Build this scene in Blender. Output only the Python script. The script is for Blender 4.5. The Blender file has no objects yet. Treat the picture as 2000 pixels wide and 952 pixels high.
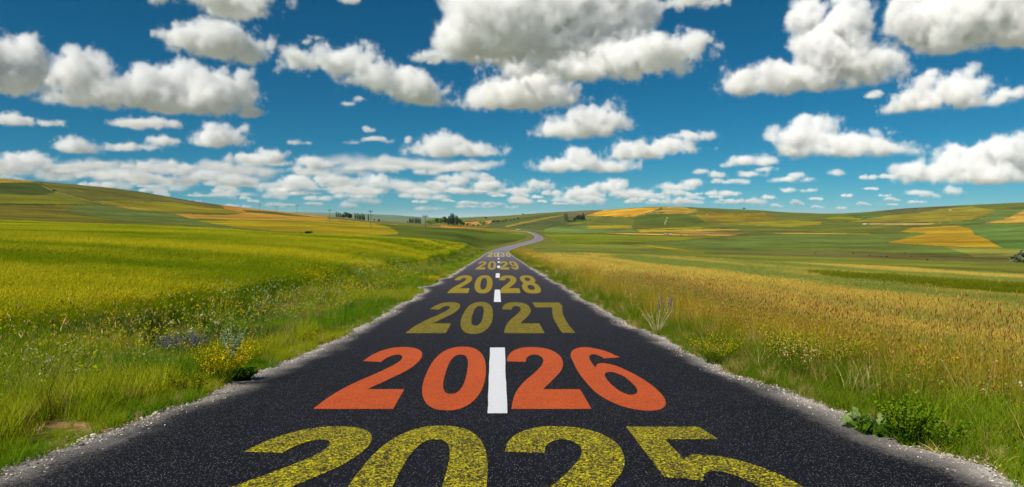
import bpy, bmesh, math, random, time
import numpy as np
from mathutils import Vector, Matrix
T0 = time.time()
SC = bpy.context.scene
COL = SC.collection
random.seed(7)
RNG = np.random.default_rng(11)

# ------------------------------------------------------------------ camera
F = 1330.0                                   # focal length in photograph pixels (2000 wide)
HZ = 425.0                                   # row of the true horizon
PITCH = math.atan((476 - HZ) / F)            # camera looks slightly down
YAW = math.atan(28 / F)                      # road axis (+Y) stands at column 972
cd = bpy.data.cameras.new('camera')
cam = bpy.data.objects.new('camera', cd)
COL.objects.link(cam)
cd.sensor_width = 36.0
cd.lens = 36.0 * F / 2000.0
cd.clip_start = 0.1
cd.clip_end = 300000.0
cam.rotation_euler = (math.pi / 2 - PITCH, 0, -YAW)
SC.camera = cam

# ------------------------------------------------------------------ light
SUN_EL, SUN_AZ = math.radians(43), math.radians(-130)     # azimuth from +Y towards +X
world = bpy.data.worlds.new('World')
SC.world = world
world.use_nodes = True
wn = world.node_tree
bg = wn.nodes['Background']
sky = wn.nodes.new('ShaderNodeTexSky')
sky.sky_type = 'NISHITA'
sky.sun_disc = False
sky.sun_elevation = SUN_EL
sky.sun_rotation = SUN_AZ
sky.altitude = 4000
sky.air_density = 1.0
sky.dust_density = 0.0
sky.ozone_density = 3.0
# grade the sky like the photograph: per channel power and gain (values before the 0.1 strength)
sp_ = wn.nodes.new('ShaderNodeSeparateColor')
cb_ = wn.nodes.new('ShaderNodeCombineColor')
wn.links.new(sky.outputs[0], sp_.inputs[0])
for k_, (pw_, gn_) in enumerate(((2.2, .20), (1.0, .43), (.92, .49))):
    a_ = wn.nodes.new('ShaderNodeMath')
    a_.operation = 'POWER'
    a_.inputs[1].default_value = pw_
    b_ = wn.nodes.new('ShaderNodeMath')
    b_.operation = 'MULTIPLY'
    b_.inputs[1].default_value = gn_ * 10 ** (1 - pw_)
    wn.links.new(sp_.outputs[k_], a_.inputs[0])
    wn.links.new(a_.outputs[0], b_.inputs[0])
    wn.links.new(b_.outputs[0], cb_.inputs[k_])
wn.links.new(cb_.outputs[0], bg.inputs['Color'])
bg.inputs['Strength'].default_value = 0.10
world.cycles.sampling_method = 'MANUAL'
world.cycles.sample_map_resolution = 512
sd = bpy.data.lights.new('sun', 'SUN')
sun = bpy.data.objects.new('sun', sd)
COL.objects.link(sun)
sd.energy = 5.0
sd.angle = math.radians(0.5)
sd.color = (1.0, 0.93, 0.82)
sdir = Vector((math.sin(SUN_AZ) * math.cos(SUN_EL), math.cos(SUN_AZ) * math.cos(SUN_EL), math.sin(SUN_EL)))
sun.rotation_euler = sdir.to_track_quat('Z', 'Y').to_euler()
VS = SC.view_settings
VS.view_transform = 'Standard'
VS.look = 'None'
VS.exposure = 0.22
VS.gamma = 1.0
CY = SC.cycles
CY.max_bounces = 14
CY.diffuse_bounces = 3
CY.glossy_bounces = 2
CY.transmission_bounces = 4
CY.volume_bounces = 12
CY.transparent_max_bounces = 8
CY.use_denoising = True
CY.volume_step_rate = 2.0
CY.volume_max_steps = 256

# ------------------------------------------------------------------ helpers
CP, SP = math.cos(PITCH), math.sin(PITCH)


def project(x, y, z):
    """world point(s) -> photograph pixel; the camera stands at the origin"""
    c, s = math.cos(YAW), math.sin(YAW)
    rx = x * c - y * s
    fy = x * s + y * c
    dep = fy * CP - z * SP
    up = fy * SP + z * CP
    dep = np.where(np.abs(dep) < 1e-6, 1e-6, dep)
    return 1000 + F * rx / dep, 476 - F * up / dep, dep


def px_az(px):
    return math.atan((px - 1000) / F) + YAW


def slope_of(px, py):
    """tangent of the elevation of a pixel"""
    phi = math.atan((px - 1000) / F)
    return math.cos(phi) * math.tan(math.atan((476 - py) / F) - PITCH)


def lin(c):
    c = c / 255.0
    return c / 12.92 if c <= 0.04045 else ((c + 0.055) / 1.055) ** 2.4


def alb(r, g, b, k=1.15):
    return (lin(r) / k, lin(g) / k, lin(b) / k)


def sstep(a, b, x):
    t = np.clip((x - a) / (b - a), 0, 1)
    return t * t * (3 - 2 * t)


_perm = RNG.random((256, 256))


def vnoise(x, y):
    x = np.asarray(x, float)
    y = np.asarray(y, float)
    xi, yi = np.floor(x).astype(int), np.floor(y).astype(int)
    fx, fy = x - xi, y - yi
    fx = fx * fx * (3 - 2 * fx)
    fy = fy * fy * (3 - 2 * fy)
    a = _perm[xi & 255, yi & 255]
    b = _perm[(xi + 1) & 255, yi & 255]
    c = _perm[xi & 255, (yi + 1) & 255]
    d = _perm[(xi + 1) & 255, (yi + 1) & 255]
    return (a * (1 - fx) + b * fx) * (1 - fy) + (c * (1 - fx) + d * fx) * fy


def fbm(x, y, o=4):
    v, a, t = 0, 1.0, 0
    for i in range(o):
        v = v + a * vnoise(x * 2 ** i + 17.3 * i, y * 2 ** i + 5.1 * i)
        t += a
        a *= 0.5
    return v / t


def tag(o, label=None, cat=None, group=None, kind=None):
    if label:
        o['label'] = label
    if cat:
        o['category'] = cat
    if group:
        o['group'] = group
    if kind:
        o['kind'] = kind
    return o


def empty(name, loc, rz=0.0, label=None, cat=None, group=None):
    o = bpy.data.objects.new(name, None)
    COL.objects.link(o)
    o.location = loc
    o.rotation_euler = (0, 0, rz)
    o.empty_display_size = 0.2
    return tag(o, label, cat, group)


def link(name, me, mat=None, parent=None):
    o = bpy.data.objects.new(name, me)
    COL.objects.link(o)
    if mat is not None and not me.materials:
        me.materials.append(mat)
    if parent is not None:
        o.parent = parent
    return o


def np_mesh(name, V, Fc, smooth=False):
    """V (n,3) array, Fc (m,k) index array of one face size"""
    me = bpy.data.meshes.new(name)
    V = np.asarray(V, np.float32)
    Fc = np.asarray(Fc, np.int32)
    m, k = Fc.shape
    me.vertices.add(len(V))
    me.vertices.foreach_set('co', V.ravel())
    me.loops.add(m * k)
    me.loops.foreach_set('vertex_index', Fc.ravel())
    me.polygons.add(m)
    me.polygons.foreach_set('loop_start', np.arange(0, m * k, k, dtype=np.int32))
    me.polygons.foreach_set('loop_total', np.full(m, k, np.int32))
    if smooth:
        me.polygons.foreach_set('use_smooth', np.ones(m, bool))
    me.update(calc_edges=True)
    return me


def add_attr(me, name, typ, dom, data):
    a = me.attributes.new(name, typ, dom)
    key = {'FLOAT': 'value', 'INT': 'value', 'FLOAT_VECTOR': 'vector', 'FLOAT_COLOR': 'color'}[typ]
    a.data.foreach_set(key, np.asarray(data).ravel())


class NT:
    """small wrapper for building shader node trees"""

    def __init__(self, name):
        self.m = bpy.data.materials.new(name)
        self.m.use_nodes = True
        self.t = self.m.node_tree
        self.t.nodes.clear()
        self.out = self.t.nodes.new('ShaderNodeOutputMaterial')

    def n(self, typ, **kw):
        x = self.t.nodes.new('ShaderNode' + typ)
        for k, v in kw.items():
            setattr(x, k, v)
        return x

    def set(self, sock, v):
        if hasattr(v, 'links'):
            self.t.links.new(v, sock)
        elif isinstance(v, (tuple, list)) and len(v) == 3 and sock.type == 'RGBA':
            sock.default_value = (*v, 1)
        else:
            sock.default_value = v

    def math(self, op, a, b=0.0, c=None, clamp=False):
        x = self.n('Math', operation=op)
        x.use_clamp = clamp
        self.set(x.inputs[0], a)
        self.set(x.inputs[1], b)
        if c is not None:
            self.set(x.inputs[2], c)
        return x.outputs[0]

    def vmath(self, op, a, b):
        x = self.n('VectorMath', operation=op)
        self.set(x.inputs[0], a)
        self.set(x.inputs[1], b)
        return x.outputs[0]

    def mix(self, f, a, b, mode='MIX'):
        x = self.n('Mix', data_type='RGBA', blend_type=mode)
        self.set(x.inputs[0], f)
        self.set(x.inputs[6], a)
        self.set(x.inputs[7], b)
        return x.outputs[2]

    def pos(self, scale=(1, 1, 1), gen='Object'):
        tc = self.n('TexCoord')
        return self.vmath('MULTIPLY', tc.outputs[gen], scale)

    def noise(self, vec, scale, detail=3, rough=0.55):
        x = self.n('TexNoise')
        self.set(x.inputs['Vector'], vec)
        x.inputs['Scale'].default_value = scale
        x.inputs['Detail'].default_value = detail
        x.inputs['Roughness'].default_value = rough
        return x.outputs[0]

    def ramp(self, f, stops):
        x = self.n('ValToRGB')
        e = x.color_ramp.elements
        e[0].position, e[0].color = stops[0][0], (*stops[0][1], 1)
        e[1].position, e[1].color = stops[-1][0], (*stops[-1][1], 1)
        for p, c in stops[1:-1]:
            q = e.new(p)
            q.color = (*c, 1)
        self.set(x.inputs[0], f)
        return x.outputs[0]

    def map(self, f, a, b, c=0.0, d=1.0):
        x = self.n('MapRange')
        for i, v in enumerate((f, a, b, c, d)):
            self.set(x.inputs[i], v)
        return x.outputs[0]

    def bump(self, h, strength=0.5, dist=0.02):
        x = self.n('Bump')
        x.inputs['Strength'].default_value = strength
        x.inputs['Distance'].default_value = dist
        self.set(x.inputs['Height'], h)
        return x.outputs[0]

    def bsdf(self, color, rough=0.8, spec=0.3, normal=None):
        x = self.n('BsdfPrincipled')
        self.set(x.inputs['Base Color'], color)
        self.set(x.inputs['Roughness'], rough)
        self.set(x.inputs['Specular IOR Level'], spec)
        if normal is not None:
            self.set(x.inputs['Normal'], normal)
        self.t.links.new(x.outputs[0], self.out.inputs[0])
        return x


def simple_mat(name, c1, c2, scale=5.0, rough=0.8, spec=0.2):
    m = NT(name)
    f = m.noise(m.pos(), scale, 4)
    m.bsdf(m.mix(m.map(f, .35, .65), c1, c2), rough, spec, m.bump(f, .3, .02))
    return m.m


def leaf_mat(name, c1, c2, scale=1.5, trans=0.35):
    """foliage: two greens in patches over the crown, thin leaves that let light through"""
    m = NT(name)
    f = m.noise(m.pos(), scale, 3)
    oi = m.n('ObjectInfo')
    c = m.mix(m.map(f, .35, .65), c1, c2)
    h = m.n('HueSaturation')
    m.set(h.inputs['Color'], c)
    m.set(h.inputs['Value'], m.map(oi.outputs['Random'], 0, 1, .85, 1.15))
    d = m.n('BsdfDiffuse')
    m.set(d.inputs[0], h.outputs[0])
    t = m.n('BsdfTranslucent')
    m.set(t.inputs[0], h.outputs[0])
    x = m.n('MixShader')
    x.inputs[0].default_value = trans
    m.t.links.new(d.outputs[0], x.inputs[1])
    m.t.links.new(t.outputs[0], x.inputs[2])
    m.t.links.new(x.outputs[0], m.out.inputs[0])
    return m.m


# ------------------------------------------------------------------ the lie of the land
ROADP = np.array([(-60, .9), (-30, .2), (-10, -.62), (0, -1.27), (4.35, -1.70), (6.9, -1.93), (9.3, -2.14), (11.25, -2.29), (16.6, -2.63),
                  (22.5, -2.93), (34.6, -3.47), (46, -3.98), (66, -4.86), (88, -5.78), (130, -7.45), (176, -9.0), (205, -9.75),
                  (235, -10.1), (270, -10.25), (320, -10.15), (370, -9.65), (420, -9.0), (470, -8.6)])


def pchip(xk, yk, x):
    """monotone cubic through knots; yk may be (n, m)"""
    xk = np.asarray(xk, float)
    yk = np.asarray(yk, float)
    two = yk.ndim == 2
    if not two:
        yk = yk[:, None]
    h = np.diff(xk)[:, None]
    d = np.diff(yk, axis=0) / h
    m = np.zeros_like(yk)
    a, b = d[:-1], d[1:]
    w1, w2 = 2 * h[1:] + h[:-1], h[1:] + 2 * h[:-1]
    ok = a * b > 0
    with np.errstate(divide='ignore', invalid='ignore'):
        m[1:-1] = np.where(ok, (w1 + w2) / (w1 / np.where(ok, a, 1) + w2 / np.where(ok, b, 1)), 0)
    m[0], m[-1] = d[0], d[-1]
    x = np.clip(x, xk[0], xk[-1])
    i = np.clip(np.searchsorted(xk, x, side='right') - 1, 0, len(xk) - 2)
    hh = h[i]
    t = ((x - xk[i])[:, None]) / hh
    r = ((2 * t ** 3 - 3 * t ** 2 + 1) * yk[i] + (t ** 3 - 2 * t ** 2 + t) * hh * m[i]
         + (-2 * t ** 3 + 3 * t ** 2) * yk[i + 1] + (t ** 3 - t ** 2) * hh * m[i + 1])
    return r if two else r[:, 0]


_ry = np.linspace(-60, 470, 2121)
_rz = pchip(ROADP[:, 0], ROADP[:, 1], _ry)


def road_z(y):
    return np.interp(y, _ry, _rz)


# ground height table: columns of the view, rows of distance (m); entries are the picture row where that ground shows
CPX = [-400, 0, 200, 400, 600, 750, 880, 960, 1030, 1080, 1150, 1300, 1450, 1620, 1800, 2000, 2400]
CR = [35, 60, 100, 150, 200, 270, 350, 430, 550, 700, 900, 1200, 1700, 2500, 4000, 7000, 12000]
CT = [
    [513, 474, 455, 445, 438, 426, 412, 398, 378, 355, 330, 335, 342, 355, 375, 398, 415],
    [517, 478, 458, 448, 441, 432, 421, 410, 394, 372, 350, 353, 360, 368, 382, 400, 415],
    [522, 482, 461, 451, 444, 437, 429, 419, 405, 386, 366, 369, 374, 382, 392, 405, 416],
    [530, 488, 465, 455, 449, 443, 436, 428, 419, 408, 396, 399, 403, 408, 411, 413.5, 414],
    [538, 496, 472, 462, 456, 448, 441, 434, 427, 421.5, 419.5, 424, 426, 425, 421, 418, 415],
    [545, 503, 478, 468, 462, 455, 447.5, 441.5, 436.5, 434, 436, 438, 436, 432, 426, 421, 419.5],
    [552, 514, 490, 475, 467.5, 459, 451.5, 446, 441, 442, 443, 441, 433, 427, 428, 428, 427],
    [556, 527.5, 508, 496, 489, 474, 462, 453, 446, 448, 446, 438, 429, 423.2, 426, 427, 428],
    [556, 527.5, 508, 497, 489.5, 475, 463, 452.3, 454, 449, 438, 427, 418.5, 420, 424, 426, 427],
    [556, 528, 508, 497.5, 490, 478, 467, 458, 450, 442, 434, 423, 415, 417, 421, 424, 426],
    [556, 528, 509, 499, 491.5, 481, 470, 461, 453, 444, 433, 417, 411.5, 414, 418, 422, 425],
    [558, 530, 511, 501, 494, 484, 474, 465, 456, 445, 429, 404.5, 407, 411, 417, 421, 425],
    [561, 533, 514, 504, 496, 487, 477, 468, 458, 446, 431, 410, 412, 415, 419, 422, 425],
    [566, 538, 519, 509, 499, 489, 479, 470, 459, 446, 432, 418, 419, 420, 422, 424, 425],
    [573, 546, 526, 514, 503, 491, 480, 470, 457, 442, 424, 406, 409, 412, 417, 421, 424],
    [582, 556, 534, 519, 506, 491, 479, 468, 453, 435, 415, 396.5, 400, 405, 412, 418, 423],
    [598, 570, 548, 531, 516, 496, 479, 466, 448, 426, 402, 381, 386, 394, 405, 415, 422],
]
_phis = np.array([px_az(p) for p in CPX])
_near_r = [1.0, 4.0, 8.0, 15.0]
_allr = np.array(_near_r + CR)
_Z = np.zeros((len(CPX), len(_allr)))
for i, p in enumerate(CPX):
    ph = _phis[i]
    for j, r in enumerate(_near_r):
        _Z[i, j] = road_z(r * math.cos(ph)) + (0.10 if p < 900 else -0.03) * min(r, 10) / 10
    for j, r in enumerate(CR):
        _Z[i, j + len(_near_r)] = slope_of(p, CT[i][j]) * r
# close the circle behind the camera with gently rolling ground
_bp = np.array([-math.pi, -2.4, -1.7, -1.2])
_back = np.interp(_allr, [1, 15, 60, 200, 700, 2000, 12000], [-1.1, -.3, 1.5, 4, 12, 18, 5])
_rows = []
for k, b in enumerate(_bp):
    _rows.append(_back * [1, .9, .6, .2][k] + _Z[0] * [0, .1, .4, .8][k])
_rowsR = []
for k, b in enumerate(-_bp[::-1]):
    w = [.2, .6, .9, 1][k]
    _rowsR.append(_back * w + _Z[-1] * (1 - w))
_phiK = np.concatenate([_bp, _phis, -_bp[::-1]])
_ZK = np.vstack([_rows, _Z, _rowsR])
_lr = np.linspace(math.log(1.0), math.log(12000), 700)
_tmp = pchip(np.log(_allr), _ZK.T, _lr)                   # (700, ncol)
_pf = np.linspace(-math.pi, math.pi, 2400)
_TAB = pchip(_phiK, _tmp.T, _pf)                          # (2400, 700)


def base_z(x, y):
    r = np.hypot(x, y)
    ph = np.arctan2(x, y)
    a = (ph + math.pi) / (2 * math.pi) * 2399
    b = (np.log(np.clip(r, 1.0, 11999)) / math.log(12000)) * 699
    ai = np.clip(a.astype(int), 0, 2398)
    bi = np.clip(b.astype(int), 0, 698)
    fa, fb = a - ai, b - bi
    return ((_TAB[ai, bi] * (1 - fb) + _TAB[ai, bi + 1] * fb) * (1 - fa)
            + (_TAB[ai + 1, bi] * (1 - fb) + _TAB[ai + 1, bi + 1] * fb) * fa)


# the road's centre line in plan: straight, then a bend to the right in the valley and back to the left
_path = [(0, -60), (0, 0), (0, 60), (0, 120), (.1, 170), (.9, 196)]
for p, r in ((988, 215), (1006, 240), (1026, 268), (1042, 296), (1051, 324), (1053, 352), (1049, 380), (1040, 405), (1026, 428), (1004, 448), (978, 470)):
    a = px_az(p)
    _path.append((r * math.sin(a), r * math.cos(a)))


def catmull(P, n=8, closed=False):
    P = [np.array(p, float) for p in P]
    out = []
    m = len(P)
    for i in range(m if closed else m - 1):
        if closed:
            p0, p1, p2, p3 = P[i - 1], P[i], P[(i + 1) % m], P[(i + 2) % m]
        else:
            p0, p1, p2, p3 = P[max(i - 1, 0)], P[i], P[i + 1], P[min(i + 2, m - 1)]
        for k in range(n):
            t = k / n
            out.append(.5 * ((2 * p1) + (-p0 + p2) * t + (2 * p0 - 5 * p1 + 4 * p2 - p3) * t * t + (-p0 + 3 * p1 - 3 * p2 + p3) * t ** 3))
    if not closed:
        out.append(P[-1])
    return np.array(out)


PATH = catmull(_path, 14)
_pl = np.concatenate([[0], np.cumsum(np.hypot(*np.diff(PATH, axis=0).T))])


def road_half(s_y):
    return np.interp(s_y, [0, 90, 150, 200, 260, 470], [3.3, 3.3, 3.1, 2.5, 2.1, 2.0])


def road_dist(x, y):
    """signed lateral distance from the centre line (+ right), and the distance along"""
    x = np.asarray(x, float)
    y = np.asarray(y, float)
    d = x.copy()
    al = y + 60.0
    far = (y > 150) & (y < 520) & (np.abs(x) < 140)
    if far.any():
        X, Y = x[far], y[far]
        sel = np.where(PATH[:, 1] > 120)[0]
        best = np.full(X.shape, 1e9)
        bs = np.zeros(X.shape)
        ba = np.zeros(X.shape)
        for i in sel[:-1]:
            ax, ay = PATH[i]
            bx, by = PATH[i + 1]
            L = math.hypot(bx - ax, by - ay)
            ux, uy = (bx - ax) / L, (by - ay) / L
            t = np.clip((X - ax) * ux + (Y - ay) * uy, 0, L)
            qx, qy = X - ax - ux * t, Y - ay - uy * t
            dd = np.hypot(qx, qy)
            m = dd < best
            best[m] = dd[m]
            bs[m] = np.where(qx * uy - qy * ux >= 0, 1, -1)[m]
            ba[m] = (_pl[i] + t)[m]
        d[far] = best * bs
        al[far] = ba
    return d, al


def surf_z(x, y):
    """height of the road bed without crown"""
    x = np.asarray(x, float)
    y = np.asarray(y, float)
    return np.where(y < 225, road_z(y), 0) * (1 - sstep(195, 225, y)) + base_z(x, y) * sstep(195, 225, y)


def ground_z(x, y, carve=True):
    x = np.asarray(x, float)
    y = np.asarray(y, float)
    r = np.hypot(x, y)
    g = base_z(x, y)
    g = g + (fbm(x * .35, y * .35, 3) - .5) * .10 * sstep(2, 12, r) * (1 - sstep(60, 120, r))
    g = g + (fbm(x / 60, y / 60, 3) - .5) * np.interp(r, [0, 150, 400, 1500, 6000], [0, 0.1, .8, 3.0, 10.0])
    d, al = road_dist(x, y)
    ad = np.abs(d)
    hw = road_half(y)
    rz = surf_z(x, y)
    span = np.clip(4 + .12 * r, 4, 14)
    w = 1 - sstep(hw, hw + span, ad)
    w = w * (1 - sstep(440, 500, y)) * sstep(-70, -55, y)
    # a shallow drainage dip beside the road on the left
    dip = -.16 * np.exp(-((d + 5.6) / 1.1) ** 2) * (1 - sstep(60, 120, r))
    z = g * (1 - w) + rz * w + dip
    if carve:
        z = z - .22 * (1 - sstep(hw - .45, hw - .02, ad)) * (w > 0) - .015
    return z


# ------------------------------------------------------------------ fields seen on the hills (picture outlines laid on the land)
def PT(s):
    v = [float(a) for a in s.split()]
    return np.array(v).reshape(-1, 2)


FIELDS = [
    # name, label, rgb as seen, outline
    ('hillside_pasture', 'olive grassland covering the long left hillside', (98, 98, 24), '-900 300 0 349 130 356 300 377 430 400 640 421 640 430 430 431 400 444 200 438 0 430 -900 430'),
    ('crop_field', 'cloud shadow painted dark green high on the left hill crest', (66, 76, 12), '-300 352 0 357 82 358 112 374 70 381 0 379 -300 372'),  # cloud shadow put into the land colour as a dark patch
    ('stubble_field', 'golden strip along the top of the left hill', (150, 118, 30), '-300 335 0 348 70 354 60 356 0 357 -300 350'),
    ('crop_field', 'yellow green band below the painted cloud shadow on the left hill', (112, 112, 12), '-300 378 0 380 70 382 112 376 165 392 190 399 150 399 0 398 -300 398'),
    ('crop_field', 'olive field under the left hill skyline', (100, 98, 26), '82 357 130 357 300 378 335 393 180 390 120 374'),
    ('fallow_field', 'grey brown strip of rough ground along the left skyline', (108, 98, 44), '290 377 430 400 450 408 400 403 330 391'),
    ('crop_field', 'gold tinged field halfway up the left hill', (134, 124, 14), '178 391 335 394 400 403 470 412 490 417 350 416 262 411 198 398'),
    ('hedge_bank', 'dark grass bank crossing the foot of the left hill', (58, 66, 10), '-300 396 0 398 60 398.5 150 399 152 401 0 400.5 -300 399'),
    ('crop_field', 'brownish field at the left edge below the dark bank', (112, 104, 24), '-300 400 0 401 150 402 120 416 240 431 100 431 0 426 -300 420'),
    ('crop_field', 'grey green diagonal field on the lower left hill', (94, 106, 44), '150 402 200 401 262 412 350 418 358 424 400 431 460 444 400 443 250 432 130 415'),
    ('farm_track', 'pale earth track climbing the left hill', (140, 124, 54), '72 358 110 374 170 390 240 403 340 416.6 440 419 440 420.6 340 418.2 238 405 166 392 106 375.6'),
    ('stubble_field', 'orange stubble field on the shoulder of the left hill', (176, 136, 42), '340 418 440 420 480 416 560 419 622 426 727 435 700 435 640 430.5 560 430.5 480 430.5 372 427'),
    ('stubble_field', 'orange crest of the left hill beside the utility poles', (178, 128, 44), '428 399 505 409 560 413.5 640 422 727 433.5 727 436 622 426 560 420 480 416 440 409'),
    ('crop_field', 'thin dark green wedge between two orange fields on the left', (86, 96, 26), '474 410 520 413 632 426 560 421 480 414'),
    ('rapeseed_field', 'bright yellow field shaped like a long tongue on the left', (154, 136, 4), '385 432 480 430 560 431 620 430.5 680 432 725 436 760 444 781 455 776 457 740 460 700 461 600 456 540 452 480 446 420 438'),
    ('stubble_field', 'narrow orange strip running to the road bend', (182, 134, 46), '690 427 760 431 830 438 900 441 960 444 1020 449.5 1038 451.5 1000 451 950 447.5 880 446 800 442 727 436 690 432'),
    ('crop_field', 'dark green field between the yellow tongue and the road bend', (88, 104, 22), '727 436 800 441.5 880 446 950 448.5 1000 452 1046 456 1040 464 990 474 965 483 915 479 860 469 778 460 781 455 760 444'),
    ('crop_field', 'pale olive corner of the field left of the road bend', (124, 124, 26), '900 446 950 447.5 1000 451 1040 453 1042 458 1000 457 950 452'),
    ('scrub_bank', 'low grassy bank behind the left crest', (112, 112, 46), '640 421 727 427 800 436 860 440 860 443 800 441.5 727 435 640 427'),
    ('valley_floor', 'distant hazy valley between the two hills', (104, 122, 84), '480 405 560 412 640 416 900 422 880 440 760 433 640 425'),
    # right of the road
    ('hillside_pasture', 'green grassland covering the right hillside', (104, 110, 34), '820 424 940 422 1060 414 1150 409 1300 402 1420 402 1540 414 1650 416 1760 406 2000 393 2900 380 2900 500 2000 500 1060 500 1040 452 960 447 880 441 840 434'),
    ('pasture', 'shaded dull green slope behind the road bend', (84, 92, 40), '960 436 1000 428 1060 420 1150 413 1140 424 1143 430 1100 438 1060 450 1000 446 950 444'),
    ('stubble_field', 'small peach coloured field among the trees behind the road', (200, 140, 66), '905 440 908 434 930 433 962 431 956 437 940 440 925 441'),
    ('crop_field', 'golden green ramp on the slope behind the bend', (142, 126, 36), '1080 422 1130 414 1150 412.5 1120 418 1060 430 1010 440 990 444 985 441 1030 432'),
    ('fallow_field', 'grey purple fallow strip on the far slope', (110, 100, 64), '1090 418 1160 412 1250 407 1262 409 1180 411 1142 420 1112 424'),
    ('wheat_field', 'bright golden field below the right hill skyline', (208, 156, 30), '1142 422 1180 410.5 1250 406.5 1290 404.5 1288 408 1262 416.5 1236 423.8'),
    ('wheat_field', 'dull gold field on the right summit', (178, 146, 40), '1289 405 1330 403 1366 412 1344 418 1282 418 1264 416.5 1298 410'),
    ('fallow_field', 'grey bare patch on the right hilltop', (118, 110, 62), '1252 419 1282 413.5 1300 414 1292 417.5'),
    ('crop_field', 'deep green block in the middle of the right hill', (86, 98, 22), '1238 427 1261 419 1341 418.5 1353 425 1378 434 1352 441 1238 440'),
    ('crop_field', 'ochre field on the right shoulder of the hill', (136, 118, 16), '1353 418 1400 413 1490 415 1516 428 1468 434.5 1376 433'),
    ('crop_field', 'moss green triangle near the right summit', (98, 104, 24), '1330 403 1400 402 1480 411.5 1540 414 1470 416 1400 413 1366 411.5'),
    ('crop_field', 'bright lime strip below the small copse', (124, 132, 14), '1104 439 1135 433 1140 432.5 1136 437 1106 440'),
    ('crop_field', 'grey green field at the foot of the right hill', (112, 130, 60), '1064 447 1090 442 1146 440.5 1148 447.5 1236 447.5 1246 454 1100 456 1062 454'),
    ('wheat_field', 'gold strip at the foot of the right hill', (160, 142, 24), '1146 440 1232 440.4 1237 447 1148 447.2'),
    ('rapeseed_field', 'yellow sliver in the middle of the right valley', (150, 138, 2), '1240 447.4 1300 445.4 1362 443.2 1402 446 1340 447.4 1244 449.6'),
    ('wheat_field', 'pale gold strip beside the yellow sliver', (180, 146, 46), '1242 449.8 1340 447.6 1402 446.2 1448 448.6 1372 452 1250 453.6'),
    ('fallow_field', 'brown strip behind the ruined stone hut', (152, 126, 70), '1305 456 1330 453.5 1492 452.8 1440 456.8 1310 457.4'),
    ('stubble_field', 'long tan stubble strip with the ruined stone hut', (202, 154, 64), '1168 454.6 1222 455.4 1298 456.8 1438 457.2 1440 459.4 1420 461.2 1308 460.2 1224 458'),
    ('crop_field', 'vivid green field beside the road bend', (120, 130, 16), '1064 456 1222 458.4 1280 472 1180 475.5 1090 475 1062 469 1058 462'),
    ('crop_field', 'dusty green field right of the vivid green one', (128, 128, 24), '1224 458.6 1308 461 1422 462 1330 470 1280 472'),
    ('crop_field', 'wide blue green field across the right valley', (104, 118, 46), '1280 472.4 1332 470.4 1440 461.6 1480 457 1740 457.5 1812 456 1764 467 1732 474.6 1842 481.4 1846 484 1900 502 1720 491.6 1380 491.4 1248 476.6'),
    ('rapeseed_field', 'thin yellow wedge in the right valley', (150, 138, 14), '1212 475.6 1248 477 1310 483 1378 492 1312 488.4 1240 479'),
    ('stubble_field', 'thin gold line across the right valley', (180, 146, 56), '1494 455 1560 455.2 1696 456.4 1700 457.8 1540 457.2'),
    ('crop_field', 'gold green block below the right saddle', (148, 138, 16), '1468 434 1520 431 1606 433.6 1600 440 1540 443 1470 440 1380 438'),
    ('rapeseed_field', 'yellow green patch on the rise at the right', (132, 136, 4), '1612 426 1640 422 1668 424 1690 428 1622 432'),
    ('crop_field', 'green patch under the right rise', (90, 110, 36), '1640 421.4 1690 414 1722 423 1700 427 1668 423.6'),
    ('crop_field', 'large olive gold field on the right hill', (138, 126, 32), '1646 434 1692 427.6 1758 418 1898 402.4 1944 412 1920 424 1880 432.4 1842 434.2 1689 434.4'),
    ('pasture', 'dull dark slope near the top of the right hill', (96, 94, 48), '1720 411.6 1760 408.6 1900 401 1830 408 1792 415.4 1759 417.4'),
    ('crop_field', 'blue green sash crossing the right hill', (106, 126, 52), '1944 412 2000 408 2200 396 2060 411 1963 426.4 1924 434.6 1868 439.6 1842 435 1884 432.6 1920 424.6'),
    ('stubble_field', 'pinkish tan strip on the right', (172, 146, 84), '1689 435.4 1846 435 1814 439.6 1700 440.4'),
    ('wheat_field', 'golden field cut by the right edge of the view', (188, 148, 56), '1923 435.6 1963 426.8 2010 408 2300 396 2300 437 2000 437.2'),
    ('crop_field', 'striped green field at the right edge', (102, 126, 52), '1868 440.2 1923 436 2300 438 2300 467 1934 469 1904 458 1894 444'),
    ('crop_field', 'plain green field at the right edge below the striped one', (88, 116, 42), '1934 469.4 2300 467.4 2300 488 1960 486 1946 476'),
    ('wheat_field', 'golden trapezoid field at the right', (174, 140, 26), '1731 474.6 1763 467.2 1811 455.8 1759 453 1783 445 1865 440.5 1894 445.8 1904 458.4 1933 469.8 1958 484.8 1842 481.2'),
    ('crop_field', 'light olive field beside the grey willow bush', (136, 134, 54), '1846 483.4 1960 486.4 2300 488.4 2300 504 1908 503.4'),
    ('scrub_strip', 'grey brown scrub strip along the right valley floor', (110, 104, 52), '1376 492 1500 492 1716 492.4 1908 503.8 2300 504.4 2300 514 1900 511.4 1716 506 1400 496'),
    ('crop_field', 'fresh green field on the right valley floor', (120, 124, 42), '1376 496.4 1716 506.4 1900 511.8 2300 514.4 2300 545 2000 546 1691 530.6 1540 520.6 1380 512 1100 503 1040 497 1200 498'),
    ('crop_field', 'grey green strip beside the road in the right valley', (116, 122, 44), '1010 480 1060 470 1092 475.4 1180 476 1240 479.4 1312 488.8 1376 492.4 1376 496 1200 497.6 1040 496.6'),
    ('farm_track', 'thin pale track running down the right hill', (170, 160, 110), '1303 423 1305 423 1299 438.5 1296.6 438.5'),
]
FPOLY = [PT(f[3]) for f in FIELDS]


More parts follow.
